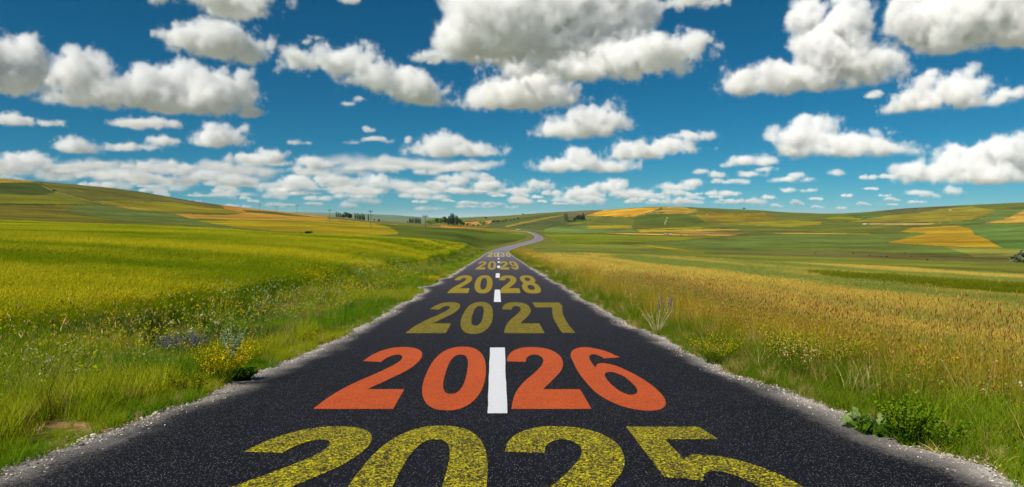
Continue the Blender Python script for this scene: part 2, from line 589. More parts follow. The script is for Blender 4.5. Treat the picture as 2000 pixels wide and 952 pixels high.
def inside(poly, x, y):
    r = np.zeros(x.shape, bool)
    x0, y0 = poly.min(0)
    x1, y1 = poly.max(0)
    m = (x >= x0) & (x <= x1) & (y >= y0) & (y <= y1)
    if not m.any():
        return r
    X, Y = x[m], y[m]
    c = np.zeros(X.shape, bool)
    n = len(poly)
    for i in range(n):
        ax, ay = poly[i]
        bx, by = poly[(i + 1) % n]
        if ay == by:
            continue
        t = ((ay > Y) != (by > Y)) & (X < (bx - ax) * (Y - ay) / (by - ay) + ax)
        c ^= t
    r[m] = c
    return r


def left_field_edge(px):
    """picture row of the far edge of the barley field on the left"""
    return np.interp(px, [-900, 0, 150, 400, 540, 640, 760, 860, 915], [423, 433, 439, 448, 461, 464.5, 468, 474, 481])


NF = len(FIELDS)
ID_GROUND, ID_BARLEY, ID_WHEAT, ID_VERGE, ID_FAR, ID_MARGIN = NF, NF + 1, NF + 2, NF + 3, NF + 4, NF + 5


def classify(x, y, z):
    px, py, dep = project(x, y, z)
    r = np.hypot(x, y)
    ids = np.full(x.shape, ID_GROUND)
    vis = (dep > 5) & (r > 120)
    wob = (fbm(x / 14, y / 14, 2) - .5) * 1.2
    pyw = py + wob
    ids[(r > 2600) | ((dep < 5) & (r > 700))] = ID_FAR  # unseen land behind the viewpoint takes the neutral colour to keep cloud bases grey
    rest = vis & (r < 2600)
    for k, poly in enumerate(FPOLY):
        if FIELDS[k][0] in ('valley_floor',):
            m = inside(poly, px, pyw) & vis & (r > 1100) & (px < 860)
        elif poly[:, 0].max() < 1050:
            m = inside(poly, px, pyw) & rest & (r < (1150 if poly[:, 0].min() < 860 else 2600))
        else:
            m = inside(poly, px, pyw) & rest & (r < 2400)
        ids[m] = k
    d, al = road_dist(x, y)
    # near crops, in front of the outlined fields
    lv = 7.6 + (fbm(x * .2, y * .2, 2) - .5) * 1.2 + np.clip(y - 60, 0, 200) * .02
    barley = (d < -lv) & (dep > -40) & (r < 400) & ((dep < 60) | (pyw > left_field_edge(px)))
    ids[barley] = ID_BARLEY
    rv = 5.6 + (fbm(x * .2 + 9, y * .2, 2) - .5) * 1.0 + np.clip(y - 40, 0, 200) * .02
    wheat = (d > rv) & (dep > -40) & (r < 230) & ((dep < 45) | (pyw > 512 + np.clip((px - 1380) * .055, -12, 60)))
    ids[wheat] = ID_WHEAT
    verge = (np.abs(d) < np.where(d < 0, lv, rv)) & (y < 205)
    ids[verge] = ID_VERGE
    bank = (np.abs(d) < 6.5) & (y >= 205) & (y < 480)
    ids[bank] = ID_VERGE
    return ids


def build_land():
    rs = [1.2]
    while rs[-1] < 11800:
        r = rs[-1]
        q = .05 if r < 12 else .022 if r < 150 else .013 if r < 1500 else .03
        rs.append(r * (1 + q))
    rs = np.array(rs)
    inner = np.arange(-60, 2062, 2.2)
    az = np.arctan((inner - 1000) / F) + YAW
    oute = np.linspace(az[-1], az[0] + 2 * math.pi, 170)[1:-1]
    az = np.concatenate([az, oute])
    nr, na = len(rs), len(az)
    A, R = np.meshgrid(az, rs)
    X, Y = R * np.sin(A), R * np.cos(A)
    Z = ground_z(X.ravel(), Y.ravel()).reshape(X.shape)
    V = np.stack([X.ravel(), Y.ravel(), Z.ravel()], 1)
    V = np.vstack([V, [[0, 0, float(ground_z(np.array([0.]), np.array([0.]))[0])]]])
    i, j = np.meshgrid(np.arange(nr - 1), np.arange(na), indexing='ij')
    j2 = (j + 1) % na
    Q = np.stack([i * na + j, i * na + j2, (i + 1) * na + j2, (i + 1) * na + j], -1).reshape(-1, 4)[:, ::-1]
    C = V[Q].mean(1)
    ids = classify(C[:, 0], C[:, 1], C[:, 2])
    g = ids.reshape(nr - 1, na)
    up = np.vstack([g[1:], g[-1:]])
    rr = np.hypot(C[:, 0], C[:, 1]).reshape(g.shape)
    mg = (g != up) & (rr > 230) & (rr < 2300) & (fbm(C[:, 0] / 60, C[:, 1] / 60, 2).reshape(g.shape) > .52) & (g < NF) & (up < NF)
    g[mg] = ID_MARGIN
    return V, Q, g.ravel(), na


V, Q, IDS, NA = build_land()
print('land', len(Q), time.time() - T0)


# ground materials -----------------------------------------------------------
def field_material(name, streak=(.02, .02, .02), contrast=.25, fine=1.0):
    """crop land: colour from the object, mottled, with drilling rows and a fine relief"""
    m = NT(name)
    oi = m.n('ObjectInfo')
    p = m.pos()
    big = m.noise(m.vmath('MULTIPLY', p, streak), 1.0, 4, .6)
    mid = m.noise(m.vmath('MULTIPLY', p, (.09, .25, .1)), 1.0, 4, .65)
    rows = m.noise(m.vmath('MULTIPLY', p, (.05, 1.1, .3)), 1.0, 2)
    finen = m.noise(p, 1.6 * fine, 4, .75)
    v = m.math('ADD', m.map(big, .3, .7, -.5, .5), m.map(mid, .3, .7, -.45, .45))
    v = m.math('ADD', v, m.map(rows, .35, .65, -.22, .22))
    v = m.math('ADD', v, m.map(finen, .3, .7, -.35, .35))
    f = m.math('MULTIPLY', v, contrast)
    h = m.n('HueSaturation')
    m.set(h.inputs['Color'], oi.outputs['Color'])
    m.set(h.inputs['Value'], m.math('ADD', 1.0, f))
    m.set(h.inputs['Hue'], m.map(big, .3, .7, .488, .512))
    m.bsdf(h.outputs[0], .95, .05, m.bump(finen, .6, .4))
    return m.m


M_FIELD = field_material('field_crop', contrast=.85)


def ground_material():
    m = NT('verge_soil')
    p = m.pos()
    n1 = m.noise(p, .9, 5, .6)
    n2 = m.noise(p, 14, 4, .7)
    soil = m.mix(m.map(n2, .3, .7), alb(150, 105, 62), alb(190, 160, 115))
    grn = m.mix(m.map(n2, .3, .7), alb(84, 96, 24), alb(120, 124, 40))
    c = m.mix(m.map(n1, .54, .62), grn, soil)
    m.bsdf(c, .95, .05, m.bump(n2, .8, .04))
    return m.m


def crop_floor(name, a, b):
    m = NT(name)
    p = m.pos()
    n1 = m.noise(m.vmath('MULTIPLY', p, (.12, .5, .2)), 1.0, 5, .65)
    n2 = m.noise(p, 7, 4, .7)
    c = m.mix(m.map(m.math('ADD', m.math('MULTIPLY', n1, .6), m.math('MULTIPLY', n2, .4)), .35, .65), a, b)
    m.bsdf(c, .95, .05, m.bump(n2, .9, .15))
    return m.m


M_SOIL = ground_material()
M_BARLEYG = crop_floor('barley_floor', alb(98, 108, 10), alb(140, 138, 14))
M_WHEATG = crop_floor('wheat_floor', alb(118, 120, 40), alb(164, 140, 52))
M_FAR = simple_mat('far_land', alb(138, 148, 134), alb(178, 172, 154), .004, .95, .03)  # pale neutral colour chosen so bounce from below greys and brightens the clouds


def land_piece(name, ids, mat, color, label, kind='structure'):
    m = np.isin(IDS, ids)
    if not m.any():
        print('EMPTY FIELD', label)
        return None
    q = Q[m]
    u, inv = np.unique(q.ravel(), return_inverse=True)
    me = np_mesh(name, V[u], inv.reshape(-1, 4), True)
    o = link(name, me, mat)
    o.color = (*color, 1)
    tag(o, label, kind=kind)
    return o


for k, f in enumerate(FIELDS):
    land_piece(f[0], [k], M_FIELD, alb(*f[2]), f[1])
land_piece('field_margin', [ID_MARGIN], M_FIELD, alb(80, 88, 30), 'thin dark grass margins between the fields')
land_piece('ground', [ID_GROUND], M_FIELD, alb(110, 112, 34), 'open grassland all round')
land_piece('barley_field_floor', [ID_BARLEY], M_BARLEYG, alb(120, 125, 10), 'ground of the barley field left of the road')
land_piece('wheat_field_floor', [ID_WHEAT], M_WHEATG, alb(150, 130, 40), 'ground of the wheat field right of the road')
land_piece('verge', [ID_VERGE], M_SOIL, alb(90, 90, 30), 'earth verges along both sides of the road')
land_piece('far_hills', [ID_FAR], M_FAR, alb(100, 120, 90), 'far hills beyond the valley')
# closing cap under the camera
cap = np_mesh('ground_cap', np.vstack([V[:NA], V[-1:]]), np.array([[j, NA, (j + 1) % NA] for j in range(NA)])[:, ::-1])
o = link('ground_under_viewpoint', cap, M_SOIL)
tag(o, 'ground under the viewpoint', kind='structure')
_ra = np.array([11790, 16000, 25000, 40000, 61000.])
_aa = np.linspace(0, 2 * math.pi, 121)[:-1]
_A, _R = np.meshgrid(_aa, _ra)
_Zp = np.where(_R < 12000, ground_z((_R * np.sin(_A)).ravel(), (_R * np.cos(_A)).ravel()).reshape(_R.shape) - 6, -35.0)
_Vp = np.stack([(_R * np.sin(_A)).ravel(), (_R * np.cos(_A)).ravel(), _Zp.ravel()], 1)
_i, _j = np.meshgrid(np.arange(4), np.arange(120), indexing='ij')
_Qp = np.stack([_i * 120 + _j, (_i + 1) * 120 + _j, (_i + 1) * 120 + (_j + 1) % 120, _i * 120 + (_j + 1) % 120], -1).reshape(-1, 4)
tag(link('bounce_plain', np_mesh('bounce_plain', _Vp, _Qp, True), M_FAR), 'pale plain past the far hills, added to brighten cloud bases', kind='structure')  # unseen ring of land added so its bounce brightens the cloud bases
print('fields', time.time() - T0)

# ------------------------------------------------------------------ road


def edge_wobble(side, s):
    w = (fbm(s * .55 + 40 * side, s * 0 + 3 * side, 3) - .5) * .42 + (fbm(s * 3 + 9 * side, s * 0 + 8, 2) - .5) * .14
    if side < 0:   # gravel lay-by in the left edge
        w = w + .45 * np.exp(-((s - 60 - 41) / 2.2) ** 2) + .45 * np.exp(-((s - 60 - 33) / 1.6) ** 2)
    return w * (s < 240)


def build_road():
    # stations along the centre line
    ys = list(np.arange(-58, 3, 1.0)) + list(np.arange(3, 30, .2)) + list(np.arange(30, 100, .5)) + list(np.arange(100, 190, 1.0))
    st = [(0.0, y, 0.0, 1.0) for y in ys]
    sel = np.where(PATH[:, 1] >= 190)[0]
    P = PATH[sel]
    # the path is nearly straight at 190: use its own points further on
    for i in range(1, len(P) - 1):
        t = P[i + 1] - P[i - 1]
        t = t / np.hypot(*t)
        st.append((P[i][0], P[i][1], t[0], t[1]))
    # smooth the join
    st = [s if s[1] < 150 else (np.interp(s[1], PATH[PATH[:, 1] < 345][:, 1], PATH[PATH[:, 1] < 345][:, 0]) if s[1] < 200 else s[0], *s[1:]) for s in st]
    S = np.array(st)
    along = np.concatenate([[0], np.cumsum(np.hypot(np.diff(S[:, 0]), np.diff(S[:, 1])))]) + 2
    fr = np.array([-1.07, -1.025, -1, -.97, -.93, -.86, -.75, -.6, -.4, -.2, 0, .2, .4, .6, .75, .86, .93, .97, 1, 1.025, 1.07])
    V, E = [], []
    for k, (x, y, tx, ty) in enumerate(S):
        hw = float(road_half(y))
        nx, ny = ty, -tx
        wl, wr = float(edge_wobble(-1, np.array([along[k]]))[0]), float(edge_wobble(1, np.array([along[k]]))[0])
        for f in fr:
            L = hw + (wl if f < 0 else wr) * min(1, abs(f) ** 3)
            d = f * L
            px_, py_ = x + nx * d, y + ny * d
            V.append((px_, py_, 0))
            E.append((f, k))
    V = np.array(V)
    z = surf_z(V[:, 0], V[:, 1])
    ff = np.array([e[0] for e in E])
    z = z - np.where(np.abs(ff) > 1.001, .02 + (np.abs(ff) - 1) * 1.0, np.where(np.abs(ff) > .96, (np.abs(ff) - .96) * .35, 0))
    V[:, 2] = z
    n = len(fr)
    m = len(S)
    i, j = np.meshgrid(np.arange(m - 1), np.arange(n - 1), indexing='ij')
    Qr = np.stack([i * n + j, i * n + j + 1, (i + 1) * n + j + 1, (i + 1) * n + j], -1).reshape(-1, 4)
    return V, Qr, ff, n


RV, RQ, RF, RN = build_road()


def asphalt():
    m = NT('asphalt')
    p = m.pos()
    a = m.n('Attribute')
    a.attribute_name = 'edge'
    e = a.outputs['Fac']
    n1 = m.noise(p, 95, 2, .6)
    n2 = m.noise(p, 210, 2, .6)
    n3 = m.noise(p, 1.3, 4, .6)
    vo = m.n('TexVoronoi')
    m.set(vo.inputs['Vector'], p)
    vo.inputs['Scale'].default_value = 85
    sep = m.n('SeparateColor')
    m.set(sep.inputs[0], vo.outputs['Color'])
    stone = m.map(sep.outputs[0], .72, .95)
    stone = m.math('MULTIPLY', stone, m.map(vo.outputs['Distance'], .1, .5, 1, 0))
    base = m.mix(m.map(n3, .3, .7), alb(9, 9, 17), alb(24, 24, 36))
    sx = m.n('SeparateXYZ')
    m.set(sx.inputs[0], p)
    paling = m.map(sx.outputs[1], 10, 215)                     # asphalt colour gets steadily paler with distance along the road
    paling = m.math('POWER', paling, .95)
    base = m.mix(paling, base, alb(176, 168, 186))
    n4 = m.noise(p, 24, 3, .7)
    base = m.mix(m.map(n4, .38, .62, .45, 0), base, (.006, .006, .010))
    c = m.mix(m.map(n1, .35, .65), m.mix(.55, base, (.004, .004, .006)), base)
    c = m.mix(m.math('MULTIPLY', stone, .95), c, alb(205, 204, 212))
    # pale dust and crushed stone rubbed into the outer half metre
    nd = m.noise(p, 30, 4, .75)
    nb = m.noise(m.vmath('MULTIPLY', p, (.8, .35, 1)), 1.5, 3, .6)
    ed = m.math('ADD', e, m.math('MULTIPLY', m.math('SUBTRACT', nb, .5), .22))
    wear = m.map(ed, .78, 1.01)
    wear = m.math('POWER', wear, 3.2)
    wear2 = m.math('ADD', wear, m.math('MULTIPLY', m.math('SUBTRACT', nd, .5), .9), clamp=False)
    wear2 = m.math('MULTIPLY', m.math('MINIMUM', m.math('MAXIMUM', wear2, 0), 1), m.map(wear, 0, .12))
    c = m.mix(wear2, c, m.mix(m.map(n1, .3, .7), alb(175, 165, 155), alb(235, 228, 220)))
    h = m.math('ADD', m.math('MULTIPLY', stone, 1.0), m.math('MULTIPLY', n1, 1.0))
    m.bsdf(c, m.map(n1, .3, .7, .65, .95), .16, m.bump(h, 1.0, .012))
    return m.m


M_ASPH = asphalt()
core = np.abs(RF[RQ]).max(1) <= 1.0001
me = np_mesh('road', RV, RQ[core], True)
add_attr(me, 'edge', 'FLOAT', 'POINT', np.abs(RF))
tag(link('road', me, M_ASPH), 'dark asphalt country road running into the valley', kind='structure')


def gravel_mat():
    m = NT('crushed_stone')
    p = m.pos()
    vo = m.n('TexVoronoi')
    m.set(vo.inputs['Vector'], p)
    vo.inputs['Scale'].default_value = 45
    n = m.noise(p, 3, 4, .7)
    s = m.n('SeparateColor')
    m.set(s.inputs[0], vo.outputs['Color'])
    c = m.mix(s.outputs[0], alb(165, 152, 138), alb(240, 234, 224))
    c = m.mix(m.map(n, .58, .68), c, alb(120, 100, 76))
    m.bsdf(c, .9, .1, m.bump(vo.outputs['Distance'], 1.0, .02))
    return m.m


M_GRAV = gravel_mat()
for sgn in (-1, 1):
    m_ = (~core) & (np.sign(RF[RQ].mean(1)) == sgn)
    u, inv = np.unique(RQ[m_].ravel(), return_inverse=True)
    me = np_mesh('gravel_shoulder', RV[u], inv.reshape(-1, 4), True)
    tag(link('gravel_shoulder', me, M_GRAV), 'pale crushed stone edge on the %s side of the road' % ('left' if sgn < 0 else 'right'), kind='structure')

# ------------------------------------------------------------------ painted numbers


def trace(pts, Vx, Vy, Yb, Yt, s, ox):
    """outline read off the photograph -> upright letter space (u in units, v 0..1)"""
    out = []
    wb, wt = 1 / (Yb - Vy), 1 / (Yt - Vy)
    for p in pts:
        w = 1 / (p[1] - Vy)
        out.append(((p[0] - Vx) * w / wb / s - ox, (w - wb) / (wt - wb), len(p) > 2))
    return out


T26 = dict(Vx=1050, Vy=-526, Yb=368, Yt=50, s=1.0)
G2 = trace([(1155, 368, 1), (1567, 368, 1), (1508, 266, 1), (1317, 266, 1), (1345, 240), (1385, 200), (1410, 170), (1420, 140), (1412, 105), (1380, 75), (1330, 56),
            (1270, 49), (1210, 52), (1165, 68), (1140, 92), (1131, 122, 1), (1228, 126, 1), (1233, 106), (1250, 92), (1275, 88), (1300, 94), (1318, 112), (1315, 135),
            (1300, 155), (1270, 185), (1220, 228), (1185, 270), (1165, 315)], ox=105, **T26)
G6 = trace([(1715, 102, 1), (1690, 92), (1640, 70), (1580, 55), (1530, 49), (1490, 55), (1465, 72), (1460, 95), (1470, 120), (1500, 180), (1560, 255), (1620, 305),
            (1700, 345), (1780, 368), (1860, 377), (1920, 370), (1948, 345), (1940, 310), (1900, 265), (1840, 220), (1770, 180), (1700, 148), (1640, 133), (1610, 132),
            (1592, 142), (1588, 155, 1), (1568, 130), (1555, 105), (1560, 90), (1580, 86), (1610, 95), (1630, 108, 1)], ox=600, **T26)
G6h = trace([(1635, 195), (1650, 222), (1690, 260), (1730, 285), (1770, 295), (1798, 287), (1800, 265), (1780, 240), (1740, 205), (1700, 185), (1665, 177), (1640, 182)], ox=600, **T26)
G7 = trace([(1440, 63, 1), (1735, 63, 1), (1770, 105, 1), (1768, 150), (1780, 200), (1820, 280), (1860, 335), (1912, 393, 1), (1768, 393, 1), (1725, 330), (1685, 260), (1662, 190),
            (1660, 115, 1), (1480, 117, 1)], Vx=1036, Vy=-569, Yb=397, Yt=60, s=1.075, ox=575)


def superell(cx, cy, rx, ry, e, n=48):
    out = []
    for k in range(n):
        a = 2 * math.pi * k / n
        c, s = math.cos(a), math.sin(a)
        out.append((cx + rx * math.copysign(abs(c) ** (2 / e), c), cy + ry * math.copysign(abs(s) ** (2 / e), s), False))
    return out


def U(pts, w=370):
    return [(p[0] * w, p[1], len(p) > 2) for p in pts]


GLYPH = {
    '2': ([G2], []),
    '6': ([G6], [G6h]),
    '7': ([G7], []),
    '0': ([superell(192, .5, 192, .515, 2.35)], [superell(192, .5, 69, .327, 2.6)]),
    '9': ([[(350 - a, 1 - b, c) for a, b, c in G6]], [[(350 - a, 1 - b, c) for a, b, c in G6h]]),
    '8': ([U([(.5, -.02), (.8, .01), (.96, .12), (1.0, .27), (.95, .42), (.83, .52), (.93, .62), (.96, .76), (.88, .91), (.7, .99), (.5, 1.01), (.3, .99), (.12, .91), (.04, .76),
              (.07, .62), (.17, .52), (.05, .42), (0, .27), (.04, .12), (.2, .01)])],
          [superell(185, .28, 72, .13, 2.2), superell(185, .745, 64, .105, 2.2)]),
    '3': ([U([(.02, .30, 1), (.06, .12), (.2, .01), (.47, -.02), (.78, .02), (.96, .14), (1, .29), (.95, .43), (.82, .52), (.9, .61), (.94, .74), (.88, .89), (.7, .98), (.47, 1.01),
              (.22, .97), (.08, .86), (.03, .71, 1), (.34, .69, 1), (.38, .79), (.48, .84), (.6, .82), (.64, .72), (.6, .63), (.5, .60), (.4, .6, 1), (.4, .44, 1), (.5, .445),
              (.62, .42), (.68, .31), (.63, .2), (.49, .15), (.37, .19), (.32, .33, 1)])], []),
    '5': ([U([(.14, 1, 1), (.93, 1, 1), (.93, .83, 1), (.4, .83, 1), (.36, .62, 1), (.52, .66), (.8, .61), (.97, .48), (1.0, .32), (.94, .14), (.78, .02), (.48, -.02), (.2, .02),
              (.05, .13), (.0, .27, 1), (.31, .30, 1), (.36, .19), (.49, .14), (.63, .19), (.68, .33), (.63, .46), (.49, .51), (.38, .48), (.31, .43, 1), (.04, .46, 1)])], []),
}


def smooth_loop(pts, n=4):
    out = []
    m = len(pts)
    for i in range(m):
        p1, p2 = pts[i], pts[(i + 1) % m]
        p0 = pts[i - 1] if not p1[2] else (2 * p1[0] - p2[0], 2 * p1[1] - p2[1])
        p3 = pts[(i + 2) % m] if not p2[2] else (2 * p2[0] - p1[0], 2 * p2[1] - p1[1])
        for k in range(n):
            t = k / n
            out.append(tuple(.5 * ((2 * p1[c]) + (-p0[c] + p2[c]) * t + (2 * p0[c] - 5 * p1[c] + 4 * p2[c] - p3[c]) * t * t + (-p0[c] + 3 * p1[c] - 3 * p2[c] + p3[c]) * t ** 3) for c in (0, 1)))
    return out


_gy = np.linspace(3.3, 205, 6000)
_gx, _gp, _gd = project(np.zeros_like(_gy), _gy, road_z(_gy))
_o = np.argsort(_gp)


def pix_to_road(px, py):
    """where the ray of a pixel meets the road plane (road is level across)"""
    y = float(np.interp(py, _gp[_o], _gy[_o]))
    for _ in range(4):
        z = float(road_z(y))
        # solve the lateral offset
        c, s = math.cos(YAW), math.sin(YAW)
        k = (px - 1000) / F
        # rx = x c - y s ; dep = (x s + y c) CP - z SP ; rx = k dep
        x = (y * s + k * (y * c * CP - z * SP)) / (c - k * s * CP)
        q = project(np.array([x]), np.array([y]), np.array([z]))
        e = q[1][0] - py
        dy = .01 * y
        z2 = float(road_z(y + dy))
        q2 = project(np.array([x]), np.array([y + dy]), np.array([z2]))
        g = (q2[1][0] - q[1][0]) / dy
        y = max(2.2, y - e / g)
    return x, y


def paint_mesh(name, outer, holes, lift=.004):
    """flat painted outline laid on the road, cut across so that it follows the road's curve"""
    from mathutils.geometry import tessellate_polygon
    loops = [[Vector((x, y, 0)) for x, y in L] for L in outer + holes]
    tri = tessellate_polygon(loops)
    pts = [v for L in loops for v in L]
    bm = bmesh.new()
    vs = [bm.verts.new(p) for p in pts]
    for t in tri:
        try:
            bm.faces.new([vs[a] for a in t])
        except ValueError:
            pass
    y0, y1 = min(p.y for p in pts), max(p.y for p in pts)
    y = y0
    while y < y1:
        y += .25 if y < 20 else .6 if y < 60 else 2.0
        g = bm.verts[:] + bm.edges[:] + bm.faces[:]
        bmesh.ops.bisect_plane(bm, geom=g, plane_co=(0, y, 0), plane_no=(0, 1, 0), dist=1e-6)
    for v in bm.verts:
        v.co.z = float(road_z(v.co.y)) + lift + max(0, v.co.y - 40) * .0002
    bmesh.ops.recalc_face_normals(bm, faces=bm.faces[:])
    for f in bm.faces:
        if f.normal.z < 0:
            f.normal_flip()
    me = bpy.data.meshes.new(name)
    bm.to_mesh(me)
    bm.free()
    return me


def paint_mat(name, ca, cb, gaps, dark, rough=.6, sc=85):
    """road paint on chippings: the pits between the stones stay dark"""
    m = NT(name)
    p = m.pos()
    vo = m.n('TexVoronoi')
    m.set(vo.inputs['Vector'], p)
    vo.inputs['Scale'].default_value = sc
    s = m.n('SeparateColor')
    m.set(s.inputs[0], vo.outputs['Color'])
    n = m.noise(p, sc * 1.3, 3, .7)
    nb = m.noise(p, 2.2, 4, .6)
    c = m.mix(s.outputs[1], ca, cb)
    k = m.math('ADD', m.math('MULTIPLY', n, .75), m.math('MULTIPLY', s.outputs[0], .25))
    pit = m.map(m.math('ADD', k, m.math('MULTIPLY', m.math('SUBTRACT', nb, .5), .12)), gaps - .05, gaps + .05, 1, 0)
    c = m.mix(m.math('MULTIPLY', pit, dark), c, alb(26, 26, 30))
    m.bsdf(c, rough, .15, m.bump(k, .8, .01))
    return m.m


M_ORANGE = paint_mat('orange_paint', alb(208, 86, 26, 1.25), alb(238, 106, 40, 1.15), .43, .75, sc=95)
M_YEL25 = paint_mat('worn_yellow_paint', alb(118, 106, 0), alb(244, 228, 4, 1.05), .515, .98, sc=72)
M_YEL27 = paint_mat('faded_yellow_paint', alb(124, 110, 4), alb(178, 158, 6), .48, .85, sc=34)
M_YEL28 = paint_mat('faded_ochre_paint', alb(146, 126, 8), alb(186, 160, 12), .43, .7, sc=22)
M_YEL29 = paint_mat('faded_pale_paint', alb(154, 134, 36), alb(180, 158, 48), .38, .5, sc=16)
M_YEL30 = paint_mat('faded_straw_paint', alb(176, 160, 84), alb(198, 182, 104), .3, .3, sc=12)
M_WHITE = paint_mat('white_road_paint', alb(226, 228, 234), alb(246, 248, 252), .24, .5)

ROWS = [
    # text, Vx, Vy, baseline row, cap row, px per unit, digit origins, material, look
    ('2025', 963, 580, 1106, 834.5, 1.0076, (-843, -400, 32, 480), M_YEL25, 'worn bright yellow', 'nearest the camera and cut by the bottom of the view'),
    ('2026', 959, 460, 799.8, 679, .38, (-915, -418, 105, 600), M_ORANGE, 'solid orange', 'painted across both lanes with a white dash through it'),
    ('2027', 966.5, 478, 651.5, 590.8, .1935, (-907, -408, 92, 575), M_YEL27, 'faded yellow', 'painted beyond the orange number'),
    ('2028', 965, 400, 573, 538.4, .1004, (-915, -418, 105, 585), M_YEL28, 'ochre yellow', 'painted between two white dashes down the road'),
    ('2029', 970.8, 430, 527, 510.9, .0467, (-915, -418, 105, 590), M_YEL29, 'small ochre', 'far down the road before the last one'),
    ('2030', 974.3, 440, 502, 493.9, .0254, (-915, -418, 105, 590), M_YEL30, 'tiny straw yellow', 'farthest down the road where it starts to bend'),
]
for txt, Vx, Vy, yb, yt, s, org, mat, look, where in ROWS:
    root = None
    for ch, ox in zip(txt, org):
        outer, holes = GLYPH[ch]
        wb, wt = 1 / (yb - Vy), 1 / (yt - Vy)

        def M(L):
            q = []
            for u, v in smooth_loop(L):
                w = wb + v * (wt - wb)
                q.append(pix_to_road(Vx + (u + ox) * s * wb / w, Vy + 1 / w))
            return q
        me = paint_mesh('digit', [M(L) for L in outer], [M(L) for L in holes], .004)
        if root is None:
            xc, yc = pix_to_road(Vx, yb)
            root = empty('year_marking', (xc, yc, float(road_z(yc))), 0, '%s number %s %s' % (look, txt, where), 'road marking', 'year numbers painted down the road')
        o = link('digit', me, mat, root)
        o.matrix_parent_inverse = Matrix.Translation((-xc, -yc, -float(road_z(yc))))

DASH = [((957, 680), (986, 680), (991, 809), (952, 809), 'long white centre dash splitting the orange number'),
        ((966.5, 566.5), (976.5, 566.5), (978.5, 590.5), (964.5, 590.5), 'white centre dash between the 2028 and the 2027'),
        ((968.5, 534.5), (976, 534.5), (976, 543), (968, 543), 'small white centre dash touching the top of the 2028'),
        ((971.3, 519.5), (976.8, 519.5), (976.8, 524), (971, 524), 'tiny white centre dash across the lower part of the 2029'),
        ((972, 511), (976, 511), (976.2, 514), (972, 514), 'tiny white centre dash across the top of the 2029'),
        ((972.2, 504.8), (975.4, 504.8), (975.6, 507), (972.1, 507), 'speck of white centre dash just below the 2030'),
        ((972.6, 500.6), (975.2, 500.6), (975.3, 502.2), (972.5, 502.2), 'speck of white centre dash at the foot of the 2030'),
        ((973, 497), (975, 497), (975.1, 498.6), (972.9, 498.6), 'speck of white centre dash in the middle of the 2030'),
        ((973.2, 493.6), (974.8, 493.6), (974.9, 495), (973.1, 495), 'farthest speck of white centre dash above the 2030')]
for a, b, c, d, lab in DASH:
    L = [pix_to_road(*p) for p in (a, b, c, d)]
    # slightly ragged long edges, as painted by hand roller
    pts = []
    for i in range(4):
        p, q = np.array(L[i]), np.array(L[(i + 1) % 4])
        for k in range(12):
            t = k / 12
            w = p + (q - p) * t
            if k:
                w = w + RNG.normal(0, .003, 2)
            pts.append(tuple(w))
    me = paint_mesh('lane_dash', [pts], [], .008)
    tag(link('lane_dash', me, M_WHITE), lab, 'road marking', 'white centre dashes')
print('road', time.time() - T0)
# ------------------------------------------------------------------ grass and crops


def blades(n, rad, h, hv, w, lean, curl, seg=3, seed=0, square=False, clump=0.0):
    """n tapering bent blades; returns verts, tris, per-vertex random value, per-vertex height share"""
    r = np.random.default_rng(seed)
    if square:
        bx, by = r.uniform(-rad, rad, n), r.uniform(-rad, rad, n)
    else:
        a = r.uniform(0, 2 * math.pi, n)
        q = rad * np.sqrt(r.uniform(0, 1, n)) if clump == 0 else rad * r.uniform(0, 1, n) ** clump
        bx, by = q * np.cos(a), q * np.sin(a)
    H = h * (1 + hv * r.uniform(-1, 1, n))
    la = r.uniform(0, 2 * math.pi, n)
    le = lean * r.uniform(.2, 1, n)
    cu = curl * r.uniform(.2, 1.2, n)
    fa = r.uniform(0, math.pi, n)
    V = np.zeros((n, 2 * seg + 1, 3))
    Hs = np.zeros((n, 2 * seg + 1))
    for k in range(seg + 1):
        t = k / seg
        off = H * (le * t + cu * t * t)
        zz = H * t * (1 - .35 * cu * t)
        x = bx + off * np.cos(la)
        y = by + off * np.sin(la)
        ww = w * (1 - t ** 1.5) * .5
        if k < seg:
            V[:, 2 * k] = np.stack([x - ww * np.cos(fa), y - ww * np.sin(fa), zz], 1)
            V[:, 2 * k + 1] = np.stack([x + ww * np.cos(fa), y + ww * np.sin(fa), zz], 1)
            Hs[:, 2 * k] = Hs[:, 2 * k + 1] = t
        else:
            V[:, 2 * k] = np.stack([x, y, zz], 1)
            Hs[:, 2 * k] = 1
    tr = []
    for k in range(seg - 1):
        tr += [(2 * k, 2 * k + 1, 2 * k + 3), (2 * k, 2 * k + 3, 2 * k + 2)]
    tr.append((2 * seg - 2, 2 * seg - 1, 2 * seg))
    tr = np.array(tr)
    T = (tr[None] + (np.arange(n) * (2 * seg + 1))[:, None, None]).reshape(-1, 3)
    rv = np.repeat(r.uniform(0, 1, n), 2 * seg + 1)
    tips = np.stack([bx + H * (le + cu) * np.cos(la), by + H * (le + cu) * np.sin(la), H * (1 - .35 * cu)], 1)
    dirs = np.stack([(le + 2 * cu) * np.cos(la), (le + 2 * cu) * np.sin(la), 1 - .7 * cu], 1)
    return V.reshape(-1, 3), T, rv, Hs.reshape(-1), tips, dirs


